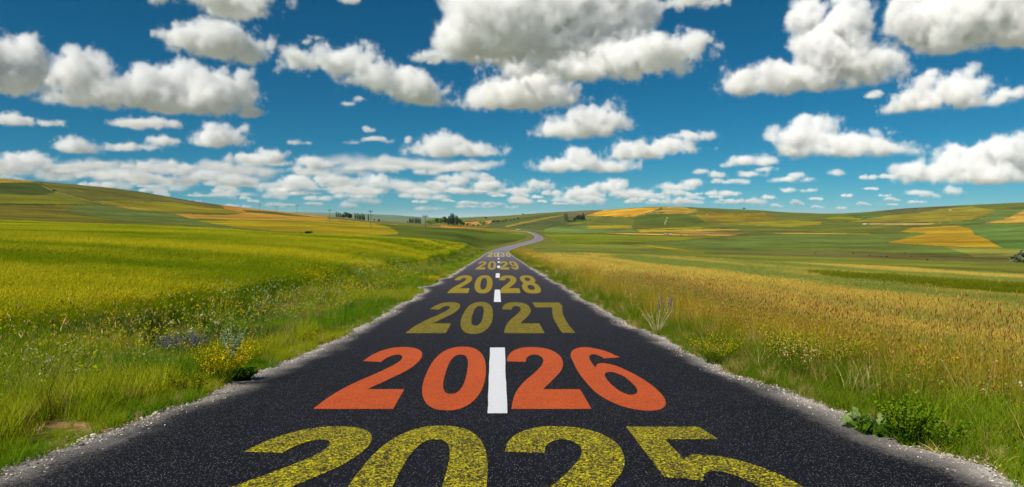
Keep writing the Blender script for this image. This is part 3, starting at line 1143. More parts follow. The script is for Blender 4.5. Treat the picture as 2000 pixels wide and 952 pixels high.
def ears(tips, dirs, length, width, awn, seed, droop=.3):
    """seed heads on stem tips: a thin spindle plus awns"""
    r = np.random.default_rng(seed)
    n = len(tips)
    d = dirs / np.linalg.norm(dirs, axis=1)[:, None]
    d[:, 2] -= droop * r.uniform(0, 1, n)
    d /= np.linalg.norm(d, axis=1)[:, None]
    s = np.cross(d, r.normal(size=(n, 3)))
    s /= np.linalg.norm(s, axis=1)[:, None]
    s2 = np.cross(d, s)
    L = length * r.uniform(.7, 1.2, n)[:, None]
    V = [tips, tips + d * L * .45 + s * width, tips + d * L * .45 - s * width * .5 + s2 * width * .87,
         tips + d * L * .45 - s * width * .5 - s2 * width * .87, tips + d * L]
    tr = [(0, 1, 2), (0, 2, 3), (0, 3, 1), (4, 2, 1), (4, 3, 2), (4, 1, 3)]
    if awn > 0:
        for k in range(3):
            q = s * math.cos(k * 2.1) + s2 * math.sin(k * 2.1)
            b = len(V)
            V += [tips + d * L * .3 + q * width * .8, tips + d * L * .55 + q * width * .8, tips + d * (L + awn) + q * awn * .35]
            tr.append((b, b + 1, b + 2))
    V = np.stack(V, 1)
    k = V.shape[1]
    T = (np.array(tr)[None] + (np.arange(n) * k)[:, None, None]).reshape(-1, 3)
    return V.reshape(-1, 3), T


def proto(name, parts):
    """parts: list of (V, T, rv, hs, kindvalue) -> mesh with attributes rnd, hgt, part"""
    Vs, Ts, R_, H_, P_ = [], [], [], [], []
    b = 0
    for v, t, rv, hs_, pv in parts:
        Vs.append(v)
        Ts.append(t + b)
        b += len(v)
        R_.append(np.broadcast_to(rv, (len(v),)))
        H_.append(np.broadcast_to(hs_, (len(v),)))
        P_.append(np.full(len(v), pv, float))
    me = np_mesh(name, np.vstack(Vs), np.vstack(Ts))
    add_attr(me, 'rnd', 'FLOAT', 'POINT', np.concatenate(R_))
    add_attr(me, 'hgt', 'FLOAT', 'POINT', np.concatenate(H_))
    add_attr(me, 'part', 'FLOAT', 'POINT', np.concatenate(P_))
    return me


def blade_mat(name, trans=.45):
    """blade colour comes from each tuft's own tint; ears take their own colour"""
    m = NT(name)
    ti = m.n('Attribute', attribute_type='INSTANCER', attribute_name='tint')
    te = m.n('Attribute', attribute_type='INSTANCER', attribute_name='etint')
    rn = m.n('Attribute', attribute_name='rnd')
    pa = m.n('Attribute', attribute_name='part')
    h = m.n('HueSaturation')
    m.set(h.inputs['Color'], ti.outputs['Color'])
    m.set(h.inputs['Hue'], m.map(rn.outputs['Fac'], 0, 1, .478, .518))
    m.set(h.inputs['Value'], m.map(rn.outputs['Fac'], 0, 1, .95, 1.9))
    h2 = m.n('HueSaturation')
    m.set(h2.inputs['Color'], te.outputs['Color'])
    m.set(h2.inputs['Value'], m.map(rn.outputs['Fac'], 0, 1, .6, 1.35))
    c = m.mix(m.math('MINIMUM', pa.outputs['Fac'], 1.0), h.outputs[0], h2.outputs[0])
    d = m.n('BsdfDiffuse')
    m.set(d.inputs[0], c)
    t = m.n('BsdfTranslucent')
    m.set(t.inputs[0], c)
    x = m.n('MixShader')
    x.inputs[0].default_value = trans
    m.t.links.new(d.outputs[0], x.inputs[1])
    m.t.links.new(t.outputs[0], x.inputs[2])
    m.t.links.new(x.outputs[0], m.out.inputs[0])
    return m.m


M_BLADE = blade_mat('blades')
STORE = bpy.data.collections.new('tuft_library')     # prototypes for the instancer; never linked to the scene


def store(name, me):
    me.materials.append(M_BLADE)
    o = bpy.data.objects.new(name, me)
    STORE.objects.link(o)
    return o


def library(tag_, meshes):
    c = bpy.data.collections.new('library_' + tag_)
    for i, me in enumerate(meshes):
        me.materials.append(M_BLADE)
        c.objects.link(bpy.data.objects.new('%s_%02d' % (tag_, i), me))
    return c


def scatter(name, label, pts, lib, rot, scl, tint, idx, etint=None, tilt=None):
    n = len(pts)
    me = bpy.data.meshes.new(name)
    me.vertices.add(n)
    me.vertices.foreach_set('co', np.asarray(pts, np.float32).ravel())
    R3 = np.zeros((n, 3))
    if tilt is not None:
        R3[:, :2] = tilt
    R3[:, 2] = rot
    add_attr(me, 'rot', 'FLOAT_VECTOR', 'POINT', R3)
    add_attr(me, 'scl', 'FLOAT_VECTOR', 'POINT', scl)
    add_attr(me, 'idx', 'INT', 'POINT', idx.astype(np.int32))
    add_attr(me, 'tint', 'FLOAT_VECTOR', 'POINT', tint)
    add_attr(me, 'etint', 'FLOAT_VECTOR', 'POINT', tint if etint is None else etint)
    g = bpy.data.node_groups.new(name, 'GeometryNodeTree')
    g.interface.new_socket('Geometry', in_out='INPUT', socket_type='NodeSocketGeometry')
    g.interface.new_socket('Geometry', in_out='OUTPUT', socket_type='NodeSocketGeometry')
    N, L = g.nodes, g.links
    i, o = N.new('NodeGroupInput'), N.new('NodeGroupOutput')
    ci = N.new('GeometryNodeCollectionInfo')
    ci.inputs['Collection'].default_value = lib
    ci.inputs['Separate Children'].default_value = True
    ci.inputs['Reset Children'].default_value = True
    ip = N.new('GeometryNodeInstanceOnPoints')
    ip.inputs['Pick Instance'].default_value = True

    def attr(nm, ty):
        a = N.new('GeometryNodeInputNamedAttribute')
        a.data_type = ty
        a.inputs['Name'].default_value = nm
        return a.outputs['Attribute']
    L.new(i.outputs[0], ip.inputs['Points'])
    L.new(ci.outputs[0], ip.inputs['Instance'])
    L.new(attr('idx', 'INT'), ip.inputs['Instance Index'])
    L.new(attr('rot', 'FLOAT_VECTOR'), ip.inputs['Rotation'])
    L.new(attr('scl', 'FLOAT_VECTOR'), ip.inputs['Scale'])
    L.new(ip.outputs[0], o.inputs[0])
    ob = link(name, me)
    md = ob.modifiers.new('scatter', 'NODES')
    md.node_group = g
    return tag(ob, label, kind='stuff')


def fine_tuft(seed, n=46, rad=.11, h=.26):
    v, t, r, hs_, _, _ = blades(n, rad, h, .45, .006, .25, .45, 3, seed)
    return proto('fine_tuft', [(v, t, r, hs_, 0)])


def tall_tuft(seed, n=30, rad=.10, h=.5, ear=0, el=.06, ew=.006, awn=0, lean=.16, curl=.35, w=.008):
    v, t, r, hs_, _, _ = blades(n, rad, h, .3, w, lean * 1.4, curl, 3, seed)
    parts = [(v, t, r, hs_, 0)]
    if ear:
        v2, t2, r2, h2, tp, dr = blades(ear, rad * 1.2, h * 1.25, .2, .0035, lean, curl * .3, 3, seed + 91)
        parts.append((v2, t2, r2, h2, 0))
        v3, t3 = ears(tp, dr, el, ew, awn, seed + 5, droop=.6)
        parts.append((v3, t3, np.random.default_rng(seed).random(len(v3) // 1)[np.arange(len(v3)) // (len(v3) // max(1, len(tp))) % len(v3)], 1, 1))
    return proto('tall_tuft', parts)


def crop_patch(seed, half, n, h, w, ear, el, ew, awn, leaf=.5):
    """a square of drilled cereal: leaves below, upright stems with bearded ears on top"""
    v, t, r, hs_, _, _ = blades(int(n * leaf), half, h * .85, .15, w * 1.8, .25, .5, 3, seed, True)
    v2, t2, r2, h2, tp, dr = blades(n, half, h, .17, w, .16, .16, 2, seed + 31, True)
    parts = [(v, t, r, hs_, 0), (v2, t2, r2, h2, 0)]
    if ear:
        v3, t3 = ears(tp, dr, el, ew, awn, seed + 5, droop=.9)
        parts.append((v3, t3, np.random.default_rng(seed).random(len(v3))[np.arange(len(v3)) // (len(v3) // max(1, len(tp)))], 1, 1))
    return proto('crop_patch', parts)


LIB_V = library('verge', [fine_tuft(i) for i in range(5)]
                + [tall_tuft(20 + i, 34, .10, .42) for i in range(4)]
                + [tall_tuft(40 + i, 14, .09, .46, 7, .075, .006, 0) for i in range(4)]
                + [tall_tuft(60 + i, 26, .16, .17, 0, w=.016, lean=.5, curl=.9) for i in range(3)])
LIB_N = library('cropnear', [crop_patch(i, .30, 110, .62, .006, 1, .07, .006, .07) for i in range(5)])
LIB_M = library('cropmid', [crop_patch(10 + i, .8, 240, .62, .014, 1, .11, .013, .12) for i in range(4)])
LIB_F = library('cropfar', [crop_patch(20 + i, 1.9, 300, .62, .045, 1, .22, .04, .2) for i in range(4)])
LIB_W = library('wheatnear', [crop_patch(50 + i, .28, 150, .60, .0045, 1, .055, .0042, .03) for i in range(5)])
print('library', time.time() - T0)


def wedge_points(r0, r1, step, a0=-.78, a1=.78):
    """jittered grid of points in front of the camera between two distances"""
    x = np.arange(-r1, r1, step)
    y = np.arange(-6, r1, step)
    X, Y = np.meshgrid(x, y)
    X = X.ravel() + RNG.uniform(-.5, .5, X.size) * step
    Y = Y.ravel() + RNG.uniform(-.5, .5, Y.size) * step
    R_ = np.hypot(X, Y)
    A_ = np.arctan2(X, Y)
    m = (R_ >= r0) & (R_ < r1) & (A_ > a0) & (A_ < a1)
    return X[m], Y[m]


def mixc(a, b, t):
    a, b = np.array(a), np.array(b)
    return a[None] * (1 - t[:, None]) + b[None] * t[:, None]


def crop_layer(side, lib, r0, r1, step, nlib, name, label):
    X, Y = wedge_points(r0, r1, step)
    Z = ground_z(X, Y)
    ids = classify(X, Y, Z)
    m = ids == (ID_BARLEY if side < 0 else ID_WHEAT)
    X, Y, Z = X[m], Y[m], Z[m]
    n = len(X)
    r = np.hypot(X, Y)
    lo = fbm(X * .045, Y * .12, 3)
    hi = vnoise(X * .9, Y * .9)
    if side < 0:
        t = np.clip((lo - .5) * 2.6 + .5 + (hi - .5) * .5, 0, 1)
        tint = mixc(alb(84, 124, 6), alb(148, 160, 8), t)
        et = mixc(alb(150, 172, 22), alb(228, 218, 44), t)
        hsc = .92 + .25 * fbm(X * .15, Y * .15, 2) * (r0 < 90)
        hsc = hsc * (1 - .3 * sstep(95, 160, r))
    else:
        # green and gold bands running away to the right
        u_ = np.log(np.maximum(X - .03 * Y, 2.0))
        band = fbm(u_ * 4.2 + 3, Y * .014 + .3 * X * .014, 3)
        t = np.clip((band - .5) * 6.5 + .36 + (hi - .5) * .5 - np.clip((r - 70) / 120, 0, .35), 0, 1)
        tint = mixc(alb(124, 146, 54), alb(174, 168, 60), t)
        et = mixc(alb(168, 180, 84), alb(244, 214, 100), t)
        # the dark green strip crossing the field at the right
        px, py, _ = project(X, Y, Z + .5)
        c = np.interp(px, [1600, 1720, 1890, 2000, 2300], [535, 547, 560, 569, 590])
        hw_ = np.interp(px, [1600, 1700, 1890, 2000, 2300], [1, 4, 7, 8.5, 10])
        dk = (np.abs(py - c) < hw_) & (px > 1600)
        tint[dk] = alb(118, 132, 22)
        et[dk] = alb(136, 146, 30)
        hsc = .66 + .2 * fbm(X * .15, Y * .15, 2) + .15 * dk
    edge = np.abs(road_dist(X, Y)[0])
    sc = np.stack([np.ones(n), np.ones(n), hsc], 1)
    scatter(name, label, np.stack([X, Y, Z], 1), lib, RNG.integers(0, 4, n) * math.pi / 2, sc, tint, RNG.integers(0, nlib, n), et)
    return n


cnt = []
cnt.append(crop_layer(-1, LIB_N, 2, 30, .42, 5, 'barley', 'green bearded barley nearest the left verge'))
cnt.append(crop_layer(-1, LIB_M, 30, 95, 1.15, 4, 'barley', 'yellow green barley in the middle of the left field'))
cnt.append(crop_layer(-1, LIB_F, 95, 330, 2.3, 4, 'barley', 'far part of the yellow green barley field'))
cnt.append(crop_layer(1, LIB_W, 2, 30, .40, 5, 'wheat', 'ripening wheat nearest the right verge'))
cnt.append(crop_layer(1, LIB_M, 30, 95, 1.15, 4, 'wheat', 'golden wheat in the middle of the right field'))
cnt.append(crop_layer(1, LIB_F, 95, 230, 3.0, 4, 'wheat', 'far part of the golden wheat field'))
print('crops', cnt, time.time() - T0)


def verge_layer(side, r0, r1, step, name, label):
    X, Y = wedge_points(r0, r1, step, -1.1, 1.0)
    Z = ground_z(X, Y)
    d, al = road_dist(X, Y)
    ids = classify(X, Y, Z)
    ad = np.abs(d)
    hw = road_half(Y)
    wob = edge_wobble(-1, Y + 60) if side < 0 else edge_wobble(1, Y + 60)
    off = ad - hw - wob                                   # distance out from the asphalt edge
    thin = fbm(X * 1.1, Y * 1.1, 3)
    m = (np.sign(d) == side) & (ids == ID_VERGE) & (off > -.04 + .35 * (thin - .45))
    # bare soil patches in the left verge
    px, py, _ = project(X, Y, Z)
    bare = np.zeros(X.shape)
    for cx, cy, rx, ry in ((345, 652, 66, 20), (120, 836, 64, 18), (560, 596, 30, 6), (520, 586, 20, 6), (60, 858, 40, 10), (590, 570, 22, 5), (700, 546, 24, 4), (640, 602, 22, 5)):
        bare = np.maximum(bare, 1 - ((px - cx) / rx) ** 2 - ((py - cy) / ry) ** 2)
    if side < 0:
        m &= ~((bare > 0) & (RNG.random(X.shape) < .93))
    low = np.maximum(bare, 0)
    for cx, cy, rx, ry in ((345, 690, 90, 48), (120, 862, 90, 40), (590, 612, 80, 30)):      # grazed low in front of the bare soil
        low = np.maximum(low, 1 - ((px - cx) / rx) ** 2 - ((py - cy) / ry) ** 2)
    low = np.clip(low * 2, 0, 1) * (side < 0)
    X, Y, Z, off, thin, px, py, low = [a[m] for a in (X, Y, Z, off, thin, px, py, low)]
    n = len(X)
    u = RNG.random(n)
    z2 = fbm(X * .35 + 5, Y * .35, 3)
    yel = np.clip((fbm(X * .5 + 50, Y * .5, 3) - .5) * 4 + .35, 0, 1)
    tall = np.clip((off - .5) / 2.2, 0, 1)
    e_ = .035 if side < 0 else .10
    idx = np.where(u < .55 - .3 * tall, RNG.integers(0, 5, n), np.where(u < .86 - e_, RNG.integers(5, 9, n), np.where(u < .86, RNG.integers(9, 13, n), RNG.integers(13, 16, n))))
    # a low trimmed rim against the gravel
    idx = np.where(off < .45, np.where(u < .8, RNG.integers(0, 5, n), RNG.integers(13, 16, n)), idx)
    sc = .55 + .75 * RNG.random(n) * (.5 + .5 * tall) + .25 * (z2 - .4)
    sc = np.where(off < .5, .35 + .3 * RNG.random(n), sc)
    if side < 0:
        t = np.clip(yel * .8 + (RNG.random(n) - .5) * .5, 0, 1)
        tint = mixc(alb(92, 130, 20), alb(164, 166, 34), t)
        blue = (fbm(X * .3 + 80, Y * .3, 2) > .56) & (off > 1)
        tint[blue] = mixc(alb(48, 84, 34), alb(86, 110, 44), RNG.random(int(blue.sum())))
        et = mixc(alb(150, 140, 60), alb(196, 178, 100), RNG.random(n))
        sc *= .92
    else:
        g = np.clip((off - .45) / 1.7 + (z2 - .5) * 1.4, 0, 1)
        t = np.clip(g + (RNG.random(n) - .5) * .4, 0, 1)
        tint = mixc(alb(92, 116, 20), alb(172, 152, 50), t)
        et = mixc(alb(200, 172, 80), alb(206, 150, 84), RNG.random(n))
        sc *= 1 + .25 * g
        # the fresh bright tuft at the bottom right
        fr = (Y < 6.2) & (off < 1.2)
        tint[fr] = mixc(alb(92, 122, 14), alb(134, 150, 34), RNG.random(int(fr.sum())))
    sc = sc * (1 - .5 * low)
    far = np.interp(np.hypot(X, Y), [0, 25, 60, 200], [1, 1.0, 1.6, 2.2])
    sc3 = np.stack([sc * far * 1.15, sc * far * 1.15, sc * np.minimum(far, 1.25)], 1)
    dry = RNG.random(n) < (.07 if side < 0 else .12)
    tint[dry] = mixc(alb(150, 120, 60), alb(200, 180, 120), RNG.random(int(dry.sum())))
    scatter(name, label, np.stack([X, Y, Z], 1), LIB_V, RNG.uniform(0, 6.28, n), sc3, tint, idx, et, tilt=RNG.normal(0, .1, (n, 2)))
    return n


cnt = []
for side, w in ((-1, 'left'), (1, 'right')):
    cnt.append(verge_layer(side, 2, 16, .085, 'grass', 'lush wild grass on the near %s verge' % w))
    cnt.append(verge_layer(side, 16, 45, .19, 'grass', 'mixed grass further along the %s verge' % w))
    cnt.append(verge_layer(side, 45, 200, .6, 'grass', 'distant grass along the %s verge' % w))
print('verge', cnt, time.time() - T0)

# loose stones along the asphalt edges


def pebble_meshes():
    out = []
    for s in range(5):
        bm = bmesh.new()
        bmesh.ops.create_icosphere(bm, subdivisions=1, radius=1)
        r = random.Random(s)
        for v in bm.verts:
            v.co *= r.uniform(.7, 1.2)
            v.co.z *= .6
        me = bpy.data.meshes.new('pebble')
        bm.to_mesh(me)
        bm.free()
        add_attr(me, 'rnd', 'FLOAT', 'POINT', np.full(len(me.vertices), s / 5))
        add_attr(me, 'part', 'FLOAT', 'POINT', np.zeros(len(me.vertices)))
        out.append(me)
    return out


LIB_P = library('pebble', pebble_meshes())
for side, w in ((-1, 'left'), (1, 'right')):
    n = 15000
    y = 1.5 + (RNG.random(n) ** 1.8) * 62
    o_ = np.abs(RNG.normal(0, 1, n)) * .10 * RNG.choice([-1.3, 1], n)
    hwv = road_half(y) + edge_wobble(side, y + 60)
    x = side * (hwv + .02 + o_)
    z = np.where(o_ > 0, surf_z(x, y) - .03 - .02 * np.abs(o_) * 10, surf_z(x, y) + .001)
    z = np.where(o_ > .1, np.maximum(ground_z(x, y), z - .05), z)
    s = RNG.uniform(.004, .013, n) * np.where(RNG.random(n) < .012, 1.9, .72) * np.interp(y, [0, 15, 60], [1, 1.2, 2.0])
    sc = np.stack([s * RNG.uniform(.8, 1.5, n), s, s], 1)
    scatter('gravel', 'loose pale stones along the %s asphalt edge' % w, np.stack([x, y, z + s * .3], 1), LIB_P, RNG.uniform(0, 6.28, n), sc,
            mixc(alb(150, 138, 122), alb(238, 232, 224), RNG.random(n)), RNG.integers(0, 5, n))
print('gravel', time.time() - T0)


# ------------------------------------------------------------------ wild flowers and single plants
def mat_leafy(name, a, b, tr=.3):
    return leaf_mat(name, a, b, 30, tr)


M_STEMG = mat_leafy('green_stem', alb(70, 96, 22), alb(110, 122, 34))
M_LEAFG = mat_leafy('green_leaf', alb(44, 78, 14), alb(84, 112, 24))
M_LEAFD = mat_leafy('dark_leaf', alb(34, 62, 8), alb(74, 104, 14))
M_LEAFB = mat_leafy('bush_leaf', alb(48, 88, 10), alb(100, 140, 18))
M_LIMEL = mat_leafy('fresh_shoot', alb(96, 136, 14), alb(140, 170, 34))
M_YEL = mat_leafy('yellow_blossom', alb(226, 196, 8), alb(246, 222, 30), .2)
M_PUR = mat_leafy('purple_blossom', alb(100, 66, 156), alb(148, 108, 200), .25)
M_BLU = mat_leafy('blue_blossom', alb(44, 50, 150), alb(84, 84, 180), .2)
M_SIL = mat_leafy('silver_leaf', alb(116, 140, 100), alb(172, 188, 150), .1)
M_PAL = mat_leafy('pale_leaf', alb(112, 132, 56), alb(156, 168, 92), .2)
M_DRY = mat_leafy('dry_straw', alb(186, 164, 110), alb(226, 208, 160), .2)
M_CRM = mat_leafy('cream_seed', alb(190, 150, 96), alb(228, 196, 140), .2)
M_ROS = mat_leafy('broad_leaf', alb(110, 140, 70), alb(150, 170, 104), .2)
M_LIME = mat_leafy('lime_blossom', alb(170, 176, 30), alb(206, 204, 60), .2)


def little_leaves(centres, size, seed, aspect=.45):
    """one bent quad per leaf"""
    r = np.random.default_rng(seed)
    n = len(centres)
    d = r.normal(size=(n, 3))
    d[:, 2] = np.abs(d[:, 2]) * .7
    d /= np.linalg.norm(d, axis=1)[:, None]
    s = np.cross(d, r.normal(size=(n, 3)))
    s /= np.linalg.norm(s, axis=1)[:, None]
    L = size * r.uniform(.6, 1.3, n)[:, None]
    c = centres
    V = np.stack([c, c + d * L * .5 + s * L * aspect * .5, c + d * L - np.array([0, 0, .15]) * L, c + d * L * .5 - s * L * aspect * .5], 1)
    T = (np.array([(0, 1, 2), (0, 2, 3)])[None] + (np.arange(n) * 4)[:, None, None]).reshape(-1, 3)
    return V.reshape(-1, 3), T


def forb(name, label, cat, px, py, h, rad, nst, mats, lf=(14, .03), fl=(12, .012, .45), lean=.45, curl=.25, seed=1, aim=0.0, group=None, w=.004, flpart='flower', asp=.45):
    """a many stemmed herb: stems, leaves and blossoms set where the picture shows it"""
    x, y = pix_to_ground(px, py)
    z = float(ground_z(np.array([x]), np.array([y]))[0])
    root = empty(name, (x, y, z), 0, label, cat, group)
    r = np.random.default_rng(seed)
    a = r.uniform(0, 2 * math.pi, nst)
    H = h * r.uniform(.65, 1.1, nst)
    le = lean * r.uniform(.1, 1, nst)
    cu = curl * r.uniform(0, 1, nst)
    b = rad * .35 * np.sqrt(r.random(nst))
    seg = 5
    P = np.zeros((nst, seg + 1, 3))
    for k in range(seg + 1):
        t = k / seg
        off = b + H * (le * t + cu * t * t)
        P[:, k] = np.stack([off * np.cos(a) + aim * H * t, off * np.sin(a), H * t * (1 - .3 * cu * t)], 1)
    V, T = [], []
    q = r.uniform(0, math.pi, nst)
    sv = np.stack([np.cos(q), np.sin(q), np.zeros(nst)], 1)
    for k in range(seg + 1):
        ww = w * (1 - .6 * k / seg)
        V += [P[:, k] - sv * ww, P[:, k] + sv * ww]
    V = np.stack(V, 1)
    tr = []
    for k in range(seg):
        tr += [(2 * k, 2 * k + 1, 2 * k + 3), (2 * k, 2 * k + 3, 2 * k + 2)]
    T = (np.array(tr)[None] + (np.arange(nst) * (2 * seg + 2))[:, None, None]).reshape(-1, 3)
    o = link('stems', np_mesh('stems', V.reshape(-1, 3), T), mats[0], root)
    o['kind'] = 'stuff'

    def along(n, t0, t1, jit):
        st = r.integers(0, nst, n)
        t = r.uniform(t0, t1, n) * seg
        k = np.clip(t.astype(int), 0, seg - 1)
        f = (t - k)[:, None]
        return P[st, k] * (1 - f) + P[st, k + 1] * f + r.normal(0, jit, (n, 3))
    if lf[0]:
        v, t = little_leaves(along(nst * lf[0], .05, .9, .006), lf[1], seed + 3, asp)
        o = link('leaves', np_mesh('leaves', v, t), mats[1], root)
        o['kind'] = 'stuff'
    if fl[0]:
        v, t = little_leaves(along(nst * fl[0], fl[2], 1.0, .006), fl[1], seed + 7, .8)
        o = link(flpart, np_mesh(flpart, v, t), mats[2], root)
        o['kind'] = 'stuff'
    return root


_gr = np.exp(np.linspace(math.log(2.2), math.log(2600), 3000))


def pix_to_ground(px, py, rmin=2.2, rmax=2600):
    """first meeting of a pixel's ray with the land"""
    u, v = (px - 1000) / F, (476 - py) / F
    c, s = math.cos(YAW), math.sin(YAW)
    dx, dy, dz = u, CP + v * SP, v * CP - SP
    X, Y, Zd = dx * c + dy * s, -dx * s + dy * c, dz
    L = math.hypot(X, Y)
    m = (_gr >= rmin) & (_gr <= rmax)
    rr = _gr[m]
    gx, gy = X / L * rr, Y / L * rr
    g = ground_z(gx, gy)
    ray = Zd / L * rr
    k = np.where(ray < g)[0]
    if len(k) == 0:
        # the ray passes above the land: take the crest nearest to it
        k = [int(np.argmin((ray - g) / rr))]
    k = int(k[0])
    if k == 0:
        return float(gx[0]), float(gy[0])
    a, b = (ray - g)[k - 1], (ray - g)[k]
    t = a / (a - b) if a != b else 0
    return float(gx[k - 1] + (gx[k] - gx[k - 1]) * t), float(gy[k - 1] + (gy[k] - gy[k - 1]) * t)


forb('flowering_herb', 'purple flowered vetch clump between bare soil and yellow blossom', 'wildflower', 356, 698, .40, .6, 100, (M_STEMG, M_LEAFG, M_PUR), (9, .03), (13, .022, .66), .9, .15, 2)
forb('flowering_herb', 'big bright yellow mignonette leaning over the left road edge', 'wildflower', 428, 752, .58, .3, 85, (M_STEMG, M_LEAFB, M_YEL), (8, .022), (34, .018, .45), .8, .12, 3, aim=.25)
forb('flowering_herb', 'smaller yellow spikes left of the big yellow mignonette', 'wildflower', 372, 775, .34, .3, 36, (M_STEMG, M_LEAFG, M_YEL), (9, .03), (12, .011, .55), .6, .2, 4)
forb('silver_plant', 'silvery green wormwood standing behind the yellow mignonette', 'plant', 455, 722, .62, .12, 22, (M_SIL, M_SIL, M_SIL), (34, .045), (14, .02, .7), .28, .1, 5)
forb('shadow_tuft', 'dark leaf mat in place of the shadow under the yellow blossom', 'plant', 470, 745, .16, .25, 60, (M_LEAFD, M_LEAFD, M_LEAFD), (16, .05), (0, 0, 0), .9, .3, 6)  # dark leaves added where the yellow plant throws its shadow
forb('flowering_herb', 'yellow green weed with lime spikes far left of the purple vetch', 'wildflower', 205, 690, .55, .35, 80, (M_STEMG, M_LEAFG, M_LIME), (10, .03), (18, .016, .5), .5, .2, 8)
forb('flowering_herb', 'lime spiked weed at the top of the left verge', 'wildflower', 245, 650, .5, .35, 70, (M_STEMG, M_LEAFG, M_LIME), (10, .03), (18, .018, .5), .5, .2, 9)
forb('flowering_herb', 'orange yellow weed below the edge of the barley', 'wildflower', 275, 618, .45, .5, 70, (M_STEMG, M_LEAFG, M_YEL), (8, .03), (8, .02, .6), .6, .2, 10)
forb('flowering_herb', 'deep blue larkspur patch at the far left of the verge', 'wildflower', 42, 640, .6, .4, 50, (M_STEMG, M_LEAFG, M_BLU), (10, .03), (16, .018, .6), .4, .1, 11)
forb('flowering_herb', 'blue flowers beside the leftmost larkspur', 'wildflower', 88, 655, .5, .35, 40, (M_STEMG, M_LEAFG, M_BLU), (10, .03), (14, .016, .6), .4, .1, 12)
forb('flowering_herb', 'violet blue flowers left of the lime spiked weeds', 'wildflower', 170, 655, .45, .3, 36, (M_STEMG, M_LEAFG, M_BLU), (10, .03), (14, .016, .6), .4, .1, 13)
forb('flowering_herb', 'faint blue flowers just above the bare soil patch', 'wildflower', 285, 640, .4, .3, 30, (M_STEMG, M_LEAFG, M_BLU), (10, .03), (10, .018, .6), .4, .1, 14)
forb('flowering_herb', 'yellow bedstraw mound beside the gravel bay on the left edge', 'wildflower', 838, 552, .4, 1.1, 90, (M_STEMG, M_LIME, M_YEL), (12, .05), (20, .04, .4), 1.1, .2, 15)
forb('flowering_herb', 'small yellow tuft halfway along the left road edge', 'wildflower', 604, 674, .25, .2, 30, (M_STEMG, M_LEAFG, M_YEL), (8, .03), (10, .016, .5), .7, .2, 16)
forb('pale_herb', 'pale grey green cushion herb on the left bank', 'plant', 562, 636, .35, .3, 50, (M_PAL, M_PAL, M_PAL), (12, .03), (6, .02, .5), .8, .2, 17)
forb('pale_herb', 'second pale cushion herb right of the first on the bank', 'plant', 628, 632, .3, .3, 40, (M_PAL, M_PAL, M_PAL), (12, .03), (6, .02, .5), .8, .2, 18)
forb('leafy_shrub', 'dense dark green leafy bush at the right road edge', 'bush', 1772, 874, .40, .16, 64, (M_LEAFD, M_LEAFB, M_LIMEL), (20, .024), (18, .024, .45), .55, .25, 20, flpart='shoots')
forb('leafy_shrub', 'smaller dark bush behind the dense one at the right edge', 'bush', 1842, 880, .28, .16, 30, (M_LEAFD, M_LEAFB, M_LIMEL), (16, .024), (14, .024, .5), .6, .25, 21, flpart='shoots')
forb('broadleaf_weed', 'flat grey green broad leaved rosette on the gravel edge', 'plant', 1684, 842, .13, .14, 22, (M_ROS, M_ROS, M_ROS), (5, .11), (0, 0, 0), 1.5, .3, 22, asp=.5)
forb('broadleaf_weed', 'second rosette of broad leaves touching the dark bush', 'plant', 1718, 858, .12, .12, 18, (M_ROS, M_LEAFG, M_ROS), (5, .09), (0, 0, 0), 1.5, .3, 23, asp=.5)
forb('dry_grass_clump', 'bleached straw coloured grass clump on the right verge', 'grass clump', 1283, 652, .55, .2, 40, (M_DRY, M_DRY, M_DRY), (0, 0), (3, .02, .9), .7, .35, 24, w=.0035)
forb('flowering_herb', 'yellow flowered clump on the right road edge', 'wildflower', 1398, 712, .45, .4, 90, (M_STEMG, M_LEAFG, M_YEL), (6, .03), (12, .013, .55), .8, .2, 25)
forb('flowering_herb', 'tall lime flowered plants on the right bank', 'wildflower', 1540, 730, .6, .4, 70, (M_STEMG, M_LEAFG, M_LIME), (8, .03), (18, .02, .6), .5, .2, 26)
forb('seeding_plant', 'cream and pink seed heads on the right bank', 'plant', 1552, 748, .5, .25, 30, (M_STEMG, M_LEAFG, M_CRM), (5, .03), (14, .016, .8), .4, .2, 27)
forb('flowering_herb', 'yellow green weed further up the right bank', 'wildflower', 1620, 740, .55, .4, 70, (M_STEMG, M_LEAFG, M_LIME), (8, .03), (16, .018, .6), .5, .2, 28)
forb('flowering_herb', 'thin blue flower spikes above the straw coloured clump', 'wildflower', 1300, 636, .75, .3, 14, (M_STEMG, M_LEAFG, M_BLU), (6, .03), (26, .02, .7), .25, .1, 29)
forb('dry_grass_clump', 'pale dry stalks standing in the tall grass at the right', 'grass clump', 1905, 812, .7, .25, 9, (M_DRY, M_DRY, M_DRY), (0, 0), (2, .02, .9), .5, .2, 30, w=.0025)
forb('pale_herb', 'pale flowering herbs on the left edge near the far numbers', 'plant', 882, 515, .6, 1.2, 60, (M_PAL, M_PAL, M_LIME), (10, .08), (8, .07, .6), .9, .2, 31)
forb('pale_herb', 'pale yellow roadside herbs opposite on the right edge', 'plant', 1050, 526, .4, 1.2, 50, (M_PAL, M_PAL, M_LIME), (10, .08), (8, .07, .6), 1.0, .2, 32)
print('herbs', time.time() - T0)

